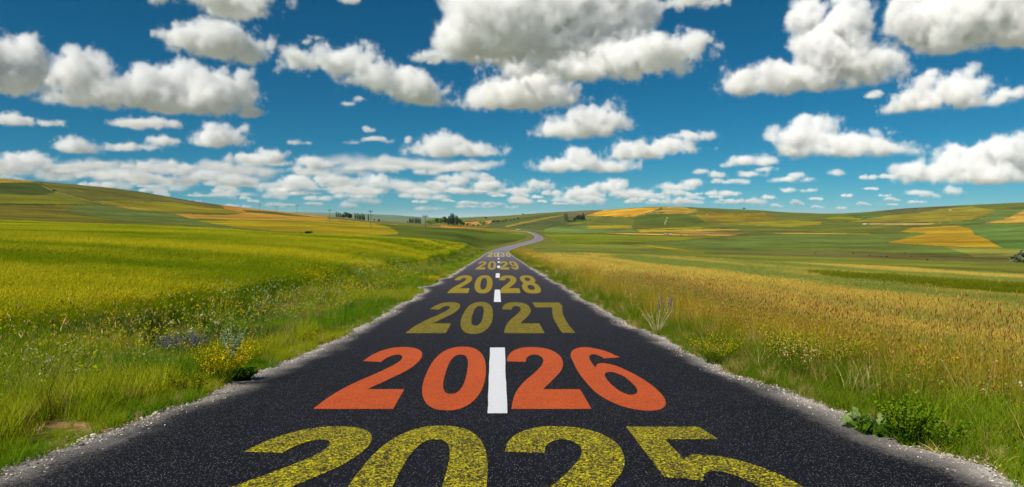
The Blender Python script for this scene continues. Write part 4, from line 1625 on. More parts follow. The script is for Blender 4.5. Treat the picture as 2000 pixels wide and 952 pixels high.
# tall seed stalks leaning over the near verges (too many to count)
LIB_T = library('upright', [tall_tuft(140 + i, 4, .06, .5, 6, .085, .0042, 0, lean=.10, curl=.22, w=.004) for i in range(6)])
LIB_S = library('stalk', [tall_tuft(120 + i, 3, .05, .55, 4, .11, .008, 0, lean=.22, curl=.5, w=.006) for i in range(6)])
for side, w, n in ((-1, 'left', 130), (1, 'right', 1300)):
    y = RNG.uniform(2.2, 26, n) if side < 0 else RNG.uniform(2.5, 30, n)
    o_ = RNG.uniform(.9, 4.2, n) if side < 0 else np.clip(RNG.normal(2.3, .8, n), .7, 4.2)
    x = side * (3.3 + o_)
    z = ground_z(x, y)
    s = RNG.uniform(.8, 1.35, n)
    sc = np.stack([s, s, s * (1.0 if side < 0 else 1.1)], 1)
    if side < 0:
        tint, et = mixc(alb(96, 104, 30), alb(150, 138, 70), RNG.random(n)), mixc(alb(190, 160, 90), alb(222, 206, 130), RNG.random(n))
    else:
        tint, et = mixc(alb(130, 122, 30), alb(180, 150, 60), RNG.random(n)), mixc(alb(186, 140, 66), alb(222, 180, 104), RNG.random(n))
    scatter('seed_grass', 'tall seeding grass stalks over the %s verge' % w, np.stack([x, y, z], 1), LIB_S if side < 0 else LIB_T, RNG.uniform(0, 6.28, n), sc, tint, RNG.integers(0, 6, n), et)

# small blossoms dotted through the verges


def blossom(seed, n=9):
    v, t, r, hs_, tp, dr = blades(n, .16, .36, .3, .004, .3, .2, 2, seed)
    v2, t2 = little_leaves(np.repeat(tp, 5, axis=0) + np.random.default_rng(seed).normal(0, .008, (n * 5, 3)), .016, seed + 1, .9)
    return proto('blossom', [(v, t, r, hs_, 0), (v2, t2, .5, 1, 1)])


LIB_B = library('blossom', [blossom(i) for i in range(5)])
for side, w, n in ((-1, 'left', 620), (1, 'right', 120)):
    y = 2.5 + 45 * RNG.random(n) ** 1.3
    o_ = RNG.uniform(.6, 4.4, n) if side < 0 else RNG.uniform(.5, 3.0, n)
    x = side * (3.35 + o_)
    z = ground_z(x, y)
    s = RNG.uniform(.7, 1.5, n) * np.interp(y, [0, 20, 50], [1, 1.2, 1.8])
    pick = fbm(x * .5 + 31, y * .5, 2) + RNG.normal(0, .08, n)
    et = np.where((pick > .60)[:, None], np.array([alb(236, 206, 16)]), np.where((pick > .40)[:, None], np.array([alb(190, 196, 44)]), np.where((pick > .36)[:, None], np.array([alb(214, 214, 180)]), np.array([alb(170, 176, 80)]))))
    s = s * (1.25 if side < 0 else 1)
    scatter('wildflowers', 'small scattered wild blossoms in the %s verge' % w, np.stack([x, y, z], 1), LIB_B, RNG.uniform(0, 6.28, n), np.stack([s, s, s], 1),
            mixc(alb(80, 116, 20), alb(130, 146, 40), RNG.random(n)), RNG.integers(0, 5, n), et)

# ------------------------------------------------------------------ trees
M_BARK = simple_mat('bark', alb(70, 56, 40), alb(110, 92, 70), 6)
M_CR_POP = leaf_mat('poplar_leaves', alb(44, 78, 22), alb(84, 112, 34), .5, .25)
M_CR_RND = leaf_mat('round_leaves', alb(58, 98, 14), alb(112, 138, 24), .35, .3)
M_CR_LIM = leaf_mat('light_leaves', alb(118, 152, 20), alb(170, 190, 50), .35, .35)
M_CR_DRK = leaf_mat('shaded_leaves', alb(26, 46, 24), alb(50, 72, 36), .35, .2)  # darkest of the leaf greens
M_CR_WIL = leaf_mat('willow_leaves', alb(112, 124, 84), alb(160, 168, 130), .8, .2)


def crown_mesh(kind, h, w, seed, n):
    r = np.random.default_rng(seed)
    lobes = []
    if kind == 'column':
        for k in range(7):
            t = k / 6
            lobes.append((r.normal(0, .06 * w), r.normal(0, .06 * w), h * (.18 + .74 * t), w * .5 * (1 - .75 * abs(t - .38) ** 1.3), w * .5 * (1 - .75 * abs(t - .38) ** 1.3), h * .14))
    elif kind == 'round':
        for k in range(9):
            a = r.uniform(0, 6.28)
            q = w * .27 * math.sqrt(r.random())
            s = w * r.uniform(.20, .33)
            lobes.append((q * math.cos(a), q * math.sin(a), h * r.uniform(.34, .76), s, s, h * r.uniform(.16, .24)))
    else:
        for k in range(11):
            a = r.uniform(0, 6.28)
            q = w * .36 * math.sqrt(r.random())
            s = w * r.uniform(.13, .24)
            lobes.append((q * math.cos(a), q * math.sin(a), h * r.uniform(.18, .68), s, s, h * r.uniform(.16, .3)))
    lobes = np.array(lobes)
    vol = (lobes[:, 3] * lobes[:, 4] * lobes[:, 5]) ** .7
    pick = r.choice(len(lobes), n, p=vol / vol.sum())
    d = r.normal(size=(n, 3))
    d /= np.linalg.norm(d, axis=1)[:, None]
    q = r.uniform(.55, 1.06, n)[:, None]
    C = lobes[pick, :3] + d * q * lobes[pick, 3:]
    C[:, 2] = np.maximum(C[:, 2], h * .03)
    return little_leaves(C, max(w, h * .4) * .13, seed + 1, .9)


def trunk_mesh(h, r0, seed, limbs=4):
    r = random.Random(seed)
    bm = bmesh.new()

    def tube(p, q, a, b, n=6):
        p, q = Vector(p), Vector(q)
        d = (q - p).normalized()
        u = d.orthogonal().normalized()
        v = d.cross(u)
        A = [bm.verts.new(p + (u * math.cos(2 * math.pi * k / n) + v * math.sin(2 * math.pi * k / n)) * a) for k in range(n)]
        B = [bm.verts.new(q + (u * math.cos(2 * math.pi * k / n) + v * math.sin(2 * math.pi * k / n)) * b) for k in range(n)]
        for k in range(n):
            bm.faces.new([A[k], A[(k + 1) % n], B[(k + 1) % n], B[k]])
    tube((0, 0, -.3), (0, 0, h * .35), r0, r0 * .75)
    tube((0, 0, h * .35), (r.uniform(-.2, .2), r.uniform(-.2, .2), h * .85), r0 * .75, r0 * .25)
    for k in range(limbs):
        a = r.uniform(0, 6.28)
        z = h * r.uniform(.25, .6)
        tube((0, 0, z), (math.cos(a) * h * .2, math.sin(a) * h * .2, z + h * .2), r0 * .35, r0 * .12, 5)
    me = bpy.data.meshes.new('trunk')
    bm.to_mesh(me)
    bm.free()
    return me


_cm = {}


def tree(kind, mat, name, label, px, py, hp, wp, group=None, cat='tree', rmin=240, rmax=2600, seed=None, n=650, dist=None):
    """tree whose foot is at (px, py); hp and wp are its height and width in picture pixels"""
    if dist is not None:
        a = px_az(px)
        x, y = dist * math.sin(a), dist * math.cos(a)
    else:
        x, y = pix_to_ground(px, py, rmin, rmax)
    z = float(ground_z(np.array([x]), np.array([y]))[0])
    dep = float(project(np.array([x]), np.array([y]), np.array([z]))[2][0])
    h, w = hp * dep / F, wp * dep / F * (1.3 if kind == 'round' else 1.12)
    if dist is not None:          # the foot is hidden behind the crest: keep the top where it is seen
        h = max(h, slope_of(px, py - hp) * dist - z)
    seed = seed if seed is not None else int(px * 7 + py)
    root = empty(name, (x, y, z - .05), 0, label, cat, group)
    v, t = crown_mesh(kind, h, w, seed, n)
    link('crown', np_mesh('crown', v, t), mat, root)
    link('trunk', trunk_mesh(h * .8, max(h * .022, .06), seed), M_BARK, root)
    return root


G1 = 'trees on the left crest behind the utility poles'
tree('column', M_CR_POP, 'poplar_tree', 'leftmost broad dark poplar of the crest group', 657.5, 423, 9, 4, G1, dist=860)
tree('column', M_CR_POP, 'poplar_tree', 'second poplar of the crest group right of the broad one', 661.6, 423.4, 8.4, 3.6, G1, dist=862)
tree('column', M_CR_POP, 'poplar_tree', 'thin short poplar just left of the round crest trees', 664.8, 423.6, 7, 2.2, G1, dist=864)
tree('round', M_CR_RND, 'broadleaf_tree', 'low round tree at the left end of the crest clump', 671, 424, 5.5, 8, G1, dist=868)
tree('round', M_CR_RND, 'broadleaf_tree', 'tallest round tree in the crest clump', 677, 424.6, 11, 9, G1, dist=866)
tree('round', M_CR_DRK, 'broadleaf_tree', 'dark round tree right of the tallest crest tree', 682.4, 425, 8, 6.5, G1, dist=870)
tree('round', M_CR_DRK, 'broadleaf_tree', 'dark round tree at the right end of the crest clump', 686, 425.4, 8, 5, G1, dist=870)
for k, (px, hp, wp, lab) in enumerate(((694.4, 12, 4.4, 'first and widest poplar of the row right of the crest clump'), (699, 11.4, 4.2, 'second wide poplar of the row on the crest'),
                                       (702.4, 8.6, 2, 'third poplar of the crest row, slim and short'), (704.4, 8.6, 1.8, 'fourth poplar of the crest row beside its slim twin'),
                                       (707.4, 10.4, 2.4, 'fifth poplar of the crest row after a small gap'), (709.8, 9.6, 2, 'sixth poplar of the crest row'),
                                       (712.2, 7.6, 2.2, 'last short poplar at the right end of the crest row'), (719.6, 9, 2.6, 'lone slim poplar between the crest row and the pole'))):
    tree('column', M_CR_POP, 'poplar_tree', lab, px, 428, hp, wp, G1, dist=880 + k)
tree('round', M_CR_DRK, 'broadleaf_tree', 'small dark bushy tree right of the last crest pole', 731, 430, 3, 2.6, G1, dist=900)
tree('round', M_CR_DRK, 'broadleaf_tree', 'dark conical tree standing alone against the hazy valley', 740, 431, 5.2, 4, G1, dist=905)
G2_ = 'dark poplar row above the orange strip'
for k, (px, hp, wp) in enumerate(((796.5, 3.6, 2.4), (800.5, 8, 3), (803, 9, 3), (806.4, 9.6, 3.2), (810.8, 9, 3), (814, 9, 3), (817.2, 9.2, 3), (820.5, 8.6, 3))):
    tree('column', M_CR_DRK, 'poplar_tree', ('first', 'second', 'third', 'fourth', 'fifth', 'sixth', 'seventh', 'eighth')[k] + ' poplar from the left in the dark row left of the green copse', px, 435, hp, wp, G2_, dist=690 + k)
G3_ = 'copse behind the orange strip'
for kind, mt, px, hp, wp, lab in (
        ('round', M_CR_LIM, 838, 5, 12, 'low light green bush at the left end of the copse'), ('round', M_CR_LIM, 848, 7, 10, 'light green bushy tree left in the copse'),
        ('round', M_CR_RND, 855, 11, 9, 'mid green tree with a pointed top in the copse'), ('round', M_CR_LIM, 861, 12, 10, 'bright yellow green tree in the middle of the copse'),
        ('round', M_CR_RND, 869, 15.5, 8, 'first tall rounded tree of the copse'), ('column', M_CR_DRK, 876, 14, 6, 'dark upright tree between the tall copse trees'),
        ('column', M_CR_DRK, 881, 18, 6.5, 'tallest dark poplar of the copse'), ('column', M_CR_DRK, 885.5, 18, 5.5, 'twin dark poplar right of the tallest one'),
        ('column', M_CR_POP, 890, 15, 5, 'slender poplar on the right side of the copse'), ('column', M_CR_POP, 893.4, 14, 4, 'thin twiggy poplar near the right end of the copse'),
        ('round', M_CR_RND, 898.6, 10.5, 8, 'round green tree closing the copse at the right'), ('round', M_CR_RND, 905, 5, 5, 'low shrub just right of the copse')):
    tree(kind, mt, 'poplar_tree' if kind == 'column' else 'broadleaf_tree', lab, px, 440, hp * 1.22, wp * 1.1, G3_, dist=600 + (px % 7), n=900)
G4_ = 'scattered trees behind the road bend'
for kind, mt, px, py, hp, wp, lab, rm in (
        ('round', M_CR_DRK, 913, 441.6, 6, 6, 'dark olive tree in front of the peach coloured field', 700), ('column', M_CR_DRK, 918.8, 442, 8, 2.2, 'single narrow cypress in front of the peach coloured field', 700),
        ('round', M_CR_DRK, 925, 442, 3.5, 5, 'low dark bush right of the narrow cypress', 700), ('round', M_CR_LIM, 942, 440.4, 7.5, 13, 'wide light green tree right of the narrow cypress', 700),
        ('round', M_CR_LIM, 933, 442, 4, 8, 'low light green bush left of the wide light tree', 700),
        ('round', M_CR_DRK, 963, 436, 5.4, 6, 'dark tree at the left end of the belt behind the bend', 900), ('column', M_CR_DRK, 966.6, 435.6, 7.6, 2.6, 'narrow dark tree rising from the belt behind the bend', 900),
        ('round', M_CR_DRK, 972, 435, 4.4, 8, 'rounded tree in the left part of the belt', 900), ('round', M_CR_RND, 981, 434, 4, 7, 'mid green tree in the middle of the belt', 900),
        ('round', M_CR_RND, 988, 433, 5, 7, 'rounder green tree in the middle of the belt', 900), ('round', M_CR_LIM, 997, 432, 4.6, 8, 'lighter green tree in the right part of the belt', 900),
        ('round', M_CR_DRK, 1004, 430.6, 3.6, 5, 'small dark tree near the right end of the belt', 900), ('round', M_CR_DRK, 1011, 428.6, 3.2, 5, 'last small dark tree at the right end of the belt', 900),
        ('bush', M_CR_DRK, 949, 427, 2.6, 6, 'dark shrub on the far skyline left of the belt', 1300), ('round', M_CR_DRK, 1021.4, 420.6, 3.6, 3.6, 'lone dark tree on the skyline above the road bend', 1300),
        ('round', M_CR_DRK, 1023, 440.6, 2, 2, 'tiny lone bush on the slope above the bend', 700)):
    tree(kind, mt, 'cypress_tree' if kind == 'column' else 'broadleaf_tree', lab, px, py, hp, wp, G4_, rmin=rm, rmax=2600, n=350)
G5_ = 'small copse on the right slope'
for kind, px, py, hp, wp, lab in (
        ('column', 1103.6, 433.6, 16, 2.2, 'left of the two thin tall poplars on the right slope'), ('column', 1107, 433.4, 16, 2.4, 'right of the two thin tall poplars on the right slope'),
        ('bush', 1110, 433.4, 3, 9, 'low dark hedge at the foot of the thin poplars'), ('bush', 1119, 433, 2, 8, 'low dark hedge between the poplars and the copse'),
        ('round', 1123, 432.8, 8, 6, 'bare looking tree at the left of the dark copse'), ('round', 1130, 432.6, 13, 10, 'broad dark tree in the middle of the dark copse'),
        ('round', 1137.6, 432.2, 12, 9, 'dark tree right of the broad one in the copse'), ('column', 1138.6, 432, 17, 4.4, 'tallest pointed tree of the dark copse beside the golden field'),
        ('round', 1142, 431.6, 6, 4, 'small tree at the right end of the dark copse'), ('bush', 1145.6, 430.6, 2.2, 3, 'small dark bush right of the dark copse'),
        ('bush', 1152.6, 430.2, 1.8, 2.6, 'second small dark bush right of the dark copse')):
    tree(kind, M_CR_DRK, {'column': 'poplar_tree', 'round': 'broadleaf_tree', 'bush': 'shrub'}[kind], lab, px, py, hp, wp, G5_, rmin=500, rmax=1600, n=420,
         cat='bush' if kind == 'bush' else 'tree')
tree('round', M_CR_DRK, 'broadleaf_tree', 'lone round tree on the right skyline', 1452.6, 412.4, 4.4, 4.4, dist=1180, n=300)
tree('round', M_CR_DRK, 'broadleaf_tree', 'small dark tree above the gold green block on the right', 1460.6, 435.4, 2.4, 2.2, rmin=500, n=160)
tree('round', M_CR_DRK, 'broadleaf_tree', 'small dark tree beside the grey bare hilltop patch', 1357.6, 421, 2.6, 2.6, rmin=600, n=160)
tree('round', M_CR_DRK, 'broadleaf_tree', 'small dark tree at the lower edge of the bright golden field', 1229.6, 423.4, 2.4, 3, rmin=600, n=160)
tree('round', M_CR_DRK, 'broadleaf_tree', 'upper of two tiny trees high on the far right hill', 1789, 409.6, 2.2, 3, rmin=600, n=160)
tree('round', M_CR_DRK, 'broadleaf_tree', 'lower of two tiny trees high on the far right hill', 1784.4, 414.6, 2.4, 2.6, rmin=600, n=160)
tree('bush', M_CR_WIL, 'willow_bush', 'big grey green willow bush cut by the right edge of the view', 2000, 513, 24, 38, None, 'bush', 60, 400, 5, 2600)
tree('bush', M_CR_DRK, 'shrub', 'dark shrubs at the foot of the yellow tongue shaped field', 603, 458, 6.6, 13, None, 'bush', 120, 400, 6, 420)
tree('bush', M_CR_DRK, 'shrub', 'small weeds left of the dark shrubs by the yellow field', 590, 457.6, 4, 7, None, 'bush', 120, 400, 7, 160)
tree('bush', M_CR_DRK, 'shrub', 'tiny bush at the tip of the yellow tongue shaped field', 778, 457, 2.2, 3.4, None, 'bush', 120, 500, 8, 90)
tree('bush', M_CR_DRK, 'shrub', 'dark shrub high on the left hill beside the pale track', 106, 374, 2.4, 9, None, 'bush', 400, 1200, 9, 160)
for k, (px, py, s_, lab) in enumerate(((1592, 496, 3, 'leftmost dark scrub tuft in the grey brown strip'), (1666, 496, 3.4, 'pair like scrub tuft left of the pale green tuft'),
                                       (1684, 503, 4, 'pale green scrub tuft lower in the strip'), (1699, 499.6, 2.6, 'dark scrub dot right of the pale green tuft'),
                                       (1720, 502, 2.4, 'small scrub dot before the twin dots'), (1731, 503, 4, 'dark twin scrub tuft in the middle of the strip'),
                                       (1768, 495, 2.6, 'scrub dot high in the strip'), (1780, 502, 2.8, 'scrub dot below the high one'),
                                       (1812, 508.6, 4, 'flat scrub tuft at the lower edge of the strip'), (1974, 507, 3, 'small dark shrub left of the willow bush'))):
    tree('bush', M_CR_DRK if k != 2 else M_CR_WIL, 'shrub', lab, px, py, s_ * .9, s_ * 1.5, 'scrub tufts in the grey brown strip', 'bush', 80, 400, 30 + k, 90)
print('trees', time.time() - T0)

# ------------------------------------------------------------------ utility poles
M_POLE = simple_mat('weathered_pole', alb(92, 88, 84), alb(130, 124, 116), 3)
M_INS = simple_mat('insulator', alb(60, 56, 52), alb(90, 84, 80), 5, .4)


def box_bm(bm, c, s):
    r = bmesh.ops.create_cube(bm, size=1)
    for v in r['verts']:
        v.co = Vector((v.co.x * s[0] + c[0], v.co.y * s[1] + c[1], v.co.z * s[2] + c[2]))


def cyl_bm(bm, c, r1, r2, h, n=8):
    bmesh.ops.create_cone(bm, cap_ends=True, segments=n, radius1=r1, radius2=r2, depth=h, matrix=Matrix.Translation((c[0], c[1], c[2] + h / 2)))


def bm_obj(name, fn, mat, parent=None):
    bm = bmesh.new()
    fn(bm)
    me = bpy.data.meshes.new(name)
    bm.to_mesh(me)
    bm.free()
    return link(name, me, mat, parent)


for px, py, top, dist, lab in ((507.5, 411.5, 400, 700, 'leftmost utility pole high on the left crest'), (541, 413.6, 403.4, 740, 'second utility pole from the left, shortest on the crest'),
                               (580.5, 416.5, 401, 620, 'third utility pole from the left on the crest'), (644, 427.4, 410, 470, 'utility pole just left of the crest trees'),
                               (724.3, 435.6, 412.6, 360, 'utility pole at the tip of the orange strip by the lone poplar'), (830.6, 453, 421.6, 262, 'nearest utility pole standing alone in the dark green field')):
    a = px_az(px)
    x, y = dist * math.sin(a), dist * math.cos(a)
    z = float(ground_z(np.array([x]), np.array([y]))[0])
    dep = float(project(np.array([x]), np.array([y]), np.array([z]))[2][0])
    zt = slope_of(px, top) * dist
    h = zt - z
    root = empty('utility_pole', (x, y, z - .1), -a + .2, lab, 'utility pole', 'utility poles on the left hill')
    arm = max(6.8 * dep / F / 2, .9)
    rr = max(.14, .42 * dep / F / 2)
    bm_obj('pole', lambda bm: cyl_bm(bm, (0, 0, 0), rr * 1.15, rr * .8, h), M_POLE, root)
    bm_obj('crossarm', lambda bm: box_bm(bm, (0, 0, h - .35), (arm * 2, .22, .3)), M_POLE, root)
    for s_ in (-1, 0, 1):
        bm_obj('insulator', lambda bm: cyl_bm(bm, (s_ * arm * .9, 0, h - .2 if s_ else h), .16, .1, .6), M_INS, root)

# ------------------------------------------------------------------ ruined hut, pale rocks
M_STONE = simple_mat('hut_stone', alb(150, 128, 104), alb(196, 176, 150), .8)
M_STONED = simple_mat('hut_stone_brown', alb(120, 84, 56), alb(150, 110, 78), .8)
M_DARKIN = simple_mat('hut_dark', alb(30, 26, 22), alb(44, 40, 34), 2)  # dark colour stands for the unlit inside of the hut
hx, hy = pix_to_ground(1304, 459.6, 200, 900)
hz = float(ground_z(np.array([hx]), np.array([hy]))[0])
sc_ = math.hypot(hx, hy) / F
root = empty('ruined_hut', (hx, hy, hz), -math.atan2(hx, hy), 'ruined stone hut with broken walls on the tan strip', 'hut')


def wall_run(bm, x0, x1, hgt, y0, th=.5, seed=0):
    r = random.Random(seed)
    n = 7
    for i in range(n):
        a, b = x0 + (x1 - x0) * i / n, x0 + (x1 - x0) * (i + 1) / n
        hh = hgt * r.uniform(.78, 1.1)
        box_bm(bm, ((a + b) / 2, y0, hh / 2 - .2), (b - a - .01, th, hh + .4))


bm_obj('wall', lambda bm: wall_run(bm, -8 * sc_, -1.5 * sc_, 4 * sc_, 0, .5, 1), M_STONE, root)
bm_obj('wall', lambda bm: wall_run(bm, 0, 8 * sc_, 3.4 * sc_, .4, .5, 2), M_STONE, root)
bm_obj('wall', lambda bm: box_bm(bm, (-8.4 * sc_, 1.2, 1.9 * sc_), (.8 * sc_, 3, 4 * sc_)), M_STONED, root)
bm_obj('wall', lambda bm: box_bm(bm, (-.8 * sc_, 1.0, 2.0 * sc_), (1.3 * sc_, 3, 4.2 * sc_)), M_STONED, root)
bm_obj('doorway', lambda bm: box_bm(bm, (-5.6 * sc_, -.2, 1.0 * sc_), (1.9 * sc_, .3, 2.0 * sc_)), M_DARKIN, root)  # solid dark box on the wall, coloured as the shade of an opening
for px, lab in ((1306, 'dark bush against the left part of the ruined wall'), (1310.6, 'dark bush at the right end of the ruined wall'),
                (1330, 'small round bush on the tan strip right of the hut'), (1344.6, 'second small round bush on the tan strip')):
    tree('bush', M_CR_DRK, 'shrub', lab, px, 460.4, 2.4, 3.6, 'bushes by the ruined hut', 'bush', 200, 900, int(px), 90)
M_ROCK = simple_mat('pale_rock', alb(170, 164, 150), alb(210, 204, 190), 2)
for px, py, wp, hp, lab in ((1012.6, 449, 9, 1.8, 'pale rock outcrop beside the orange strip near the bend'), (1258.6, 420, 3, 1.4, 'pale boulder on the hill beside the grey patch'),
                            (1380.6, 419.6, 4, 1.4, 'pale stones at the right end of the grey hilltop patch'), (1856, 411.6, 3.4, 1.6, 'pale boulder on the big olive gold field'),
                            (1689, 439, 7, 2.6, 'pale rocks at the left end of the pinkish strip'), (1307, 407, 7, 1.6, 'low heap of stones on the right summit')):
    x, y = pix_to_ground(px, py, 200, 2200)
    z = float(ground_z(np.array([x]), np.array([y]))[0])
    k = math.hypot(x, y) / F

    def rk(bm):
        r = random.Random(int(px))
        for i in range(5):
            b0 = len(bm.verts)
            q = bmesh.ops.create_icosphere(bm, subdivisions=2, radius=1)
            cx = (i - 2) * wp * k * .18
            s = r.uniform(.6, 1)
            for v in q['verts']:
                f = 1 + .25 * math.sin(v.co.x * 5 + i) * math.cos(v.co.y * 4 + v.co.z * 3)
                v.co = Vector((v.co.x * f * wp * k * .2 * s + cx, v.co.y * f * wp * k * .25 * s, v.co.z * f * hp * k * .7 * s + hp * k * .2))
    o = bm_obj('rock', rk, M_ROCK)
    o.location = (x, y, z)
    o.rotation_euler = (0, 0, -math.atan2(x, y))
    tag(o, lab, 'rock')
print('props', time.time() - T0)
# ------------------------------------------------------------------ clouds: real volumes at their own distance
def cloud_material():
    m = NT('cloud_water')
    v = m.n('VolumePrincipled')
    v.inputs['Color'].default_value = (1, 1, 1, 1)
    v.inputs['Density'].default_value = CLOUD_DENS
    v.inputs['Anisotropy'].default_value = -0.3
    m.t.links.new(v.outputs[0], m.out.inputs['Volume'])
    return m.m


CLOUD_DENS = 20.0
M_CLOUD = cloud_material()
_ctree = {}


def cloud_tree(blobs, seed, lo, hi, vox, base, nscale=1.0, amp=1.0):
    """density grid: soft union of ellipsoids, eaten away by turbulence, cut flat at the base (unit = 100 picture pixels)"""
    g = bpy.data.node_groups.new('cloud_field', 'GeometryNodeTree')
    g.interface.new_socket('Geometry', in_out='OUTPUT', socket_type='NodeSocketGeometry')
    N, L = g.nodes, g.links
    out = N.new('NodeGroupOutput')
    vc = N.new('GeometryNodeVolumeCube')
    P = N.new('GeometryNodeInputPosition').outputs[0]

    def cn(x, s):
        if hasattr(x, 'links'):
            L.new(x, s)
        else:
            s.default_value = x

    def mt(op, a, b=0.0, c=None, cl=False):
        m = N.new('ShaderNodeMath')
        m.operation = op
        m.use_clamp = cl
        cn(a, m.inputs[0])
        cn(b, m.inputs[1])
        if c is not None:
            cn(c, m.inputs[2])
        return m.outputs[0]

    def vm(op, a, b, c=None):
        m = N.new('ShaderNodeVectorMath')
        m.operation = op
        cn(a, m.inputs[0])
        cn(b, m.inputs[1])
        if c is not None:
            cn(c, m.inputs[2])
        return m.outputs[0]

    def noise(scale, det, rough, off):
        n = N.new('ShaderNodeTexNoise')
        n.inputs['Scale'].default_value = scale
        n.inputs['Detail'].default_value = det
        n.inputs['Roughness'].default_value = rough
        L.new(vm('ADD', P, off), n.inputs['Vector'])
        return n
    warp = noise(1.1 * nscale, 2, .5, (seed * 1.7, seed * 2.3, 1.0))
    Q_ = vm('MULTIPLY_ADD', vm('SUBTRACT', warp.outputs['Color'], (.5, .5, .5)), (.42 / nscale,) * 3, P)
    Fd = None
    for (x, y, z, rx, ry, rz) in blobs:
        q = vm('MULTIPLY_ADD', Q_, (1 / rx, 1 / ry, 1 / rz), (-x / rx, -y / ry, -z / rz))
        ln = N.new('ShaderNodeVectorMath')
        ln.operation = 'LENGTH'
        L.new(q, ln.inputs[0])
        # distance in units, so that the turbulence bites equally deep everywhere
        d = mt('MULTIPLY', mt('SUBTRACT', ln.outputs['Value'], 1.0), min(rx, rz) * .9 + .05)
        Fd = d if Fd is None else mt('SMOOTH_MIN', Fd, d, .08)
    n1 = noise(3.2 * nscale, 6, .74, (seed * 7.3, seed * 3.1, 0.0))
    n2 = noise(1.5 * nscale, 2, .5, (seed * 1.3, seed * 9.1, 4.0))
    f = mt('MULTIPLY', Fd, -1.0)
    for vs_, va_, of_ in ((2.0, .30, 3.0), (5.2, .15, 8.0)):   # cauliflower heads: folded noise gives round lobes and sharp creases
        bn = noise(vs_ * nscale, 1, .5, (seed * 2.9, seed * 5.3, of_))
        bb = mt('ABSOLUTE', mt('MULTIPLY_ADD', bn.outputs[0], 2.0, -1.0))
        f = mt('ADD', f, mt('MULTIPLY', mt('SUBTRACT', bb, .17), va_ * amp / nscale))
    f = mt('ADD', f, mt('MULTIPLY', mt('SUBTRACT', n1.outputs[0], .485), .85 * amp / nscale))
    f = mt('ADD', f, mt('MULTIPLY', mt('SUBTRACT', n2.outputs[0], .5), .38 * amp / nscale))
    f = mt('MULTIPLY', f, 3.4 * nscale, cl=True)
    f = mt('POWER', f, 1.35)
    sp = N.new('ShaderNodeSeparateXYZ')
    L.new(P, sp.inputs[0])
    wv = mt('MULTIPLY', mt('SUBTRACT', n2.outputs[0], .5), .12)
    b = mt('MULTIPLY', mt('ADD', mt('SUBTRACT', sp.outputs[2], base), wv), 9.0 * nscale, cl=True)
    L.new(mt('MULTIPLY', f, b), vc.inputs['Density'])
    vc.inputs['Min'].default_value = lo
    vc.inputs['Max'].default_value = hi
    for k, ax in enumerate('XYZ'):
        vc.inputs['Resolution ' + ax].default_value = max(8, int((hi[k] - lo[k]) / vox))
    sm = N.new('GeometryNodeSetMaterial')
    sm.inputs['Material'].default_value = M_CLOUD
    L.new(vc.outputs[0], sm.inputs[0])
    L.new(sm.outputs[0], out.inputs[0])
    return g


CLOUD_BASE_Z = 1250.0


def cloud_obj(tree_, px, pybase, label, name='cloud', group=None, sx=1.0, sz=1.0, dist=None, cat='cloud'):
    t = slope_of(px, pybase)
    dist = dist or CLOUD_BASE_Z / max(t, .012)
    phi = math.atan((px - 1000) / F)
    a = phi + YAW
    s = 100 * dist * math.cos(phi) / F
    vd = bpy.data.volumes.new('cloud')
    vd.materials.append(M_CLOUD)
    o = link(name, vd)
    o.location = (dist * math.sin(a), dist * math.cos(a), dist * t)
    o.rotation_euler = (0, 0, -a)
    o.scale = (s * math.cos(phi) * sx, s * math.cos(phi), s * sz)
    md = o.modifiers.new('cloud', 'NODES')
    md.node_group = tree_
    return tag(o, label, cat, group)


def cloud(label, blobs, seed, vox=.028, amp=1.0, nscale=1.0, depth=1.3, dist=None, group=None):
    """blobs in picture pixels (cx, cy, rx, ry)"""
    B = np.array(blobs, float)
    x0, x1 = (B[:, 0] - B[:, 2]).min(), (B[:, 0] + B[:, 2]).max()
    y1 = (B[:, 1] + B[:, 3] * .8).max()
    y0 = (B[:, 1] - B[:, 3]).min()
    cx = (x0 + x1) / 2
    r = random.Random(seed)
    L_, ry_ = [], []
    for (bx, by, rx, rz) in blobs:
        ryy = (rz * .55 + rx * .45) * depth / 100
        L_.append(((bx - cx) / 100, r.uniform(-.25, .25) * ryy, (y1 - by) / 100, rx / 100, max(ryy, .06), rz / 100))
        ry_.append(ryy)
    pad = .22 / nscale
    my = max(ry_) * 1.1 + pad
    lo = ((x0 - cx) / 100 - pad, -my, -.04)
    hi = ((x1 - cx) / 100 + pad, my, (y1 - y0) / 100 + pad)
    g = cloud_tree(L_, seed, lo, hi, vox, 0.0, nscale, amp)
    return cloud_obj(g, cx, y1, label, dist=dist, group=group)


cloud('huge white cloud with a grey belly at the top centre', [(1000, 45, 135, 75), (1130, 30, 130, 78), (1210, 20, 75, 62), (905, 80, 62, 44), (1060, 95, 130, 38), (1190, 95, 80, 40), (1000, 0, 110, 60)], 1, .034, .72, dist=6600)
cloud('ragged white cloud below the right side of the huge central one', [(1230, 118, 90, 34), (1140, 135, 80, 22), (1290, 105, 50, 26), (1340, 100, 42, 22), (1010, 132, 60, 16)], 2, .028, 1.2)
cloud('white cloud hanging under the middle of the huge central one', [(1010, 190, 92, 32), (1070, 178, 50, 34), (960, 200, 50, 22), (1040, 160, 50, 26), (1100, 195, 26, 18)], 3, .026)
cloud('small shred of cloud left of the huge central one', [(845, 112, 34, 12), (820, 116, 16, 8)], 4, .02, .9, 1.6)
cloud('long irregular cloud sloping down left of centre', [(620, 122, 62, 14), (690, 120, 55, 26), (740, 150, 60, 26), (812, 165, 62, 34), (722, 108, 24, 16), (845, 185, 40, 20), (640, 104, 22, 10)], 5, .026)
cloud('big grey white cloud cut by the left edge', [(25, 130, 92, 52), (70, 115, 48, 46), (-40, 120, 70, 60), (0, 165, 80, 24)], 6, .03)
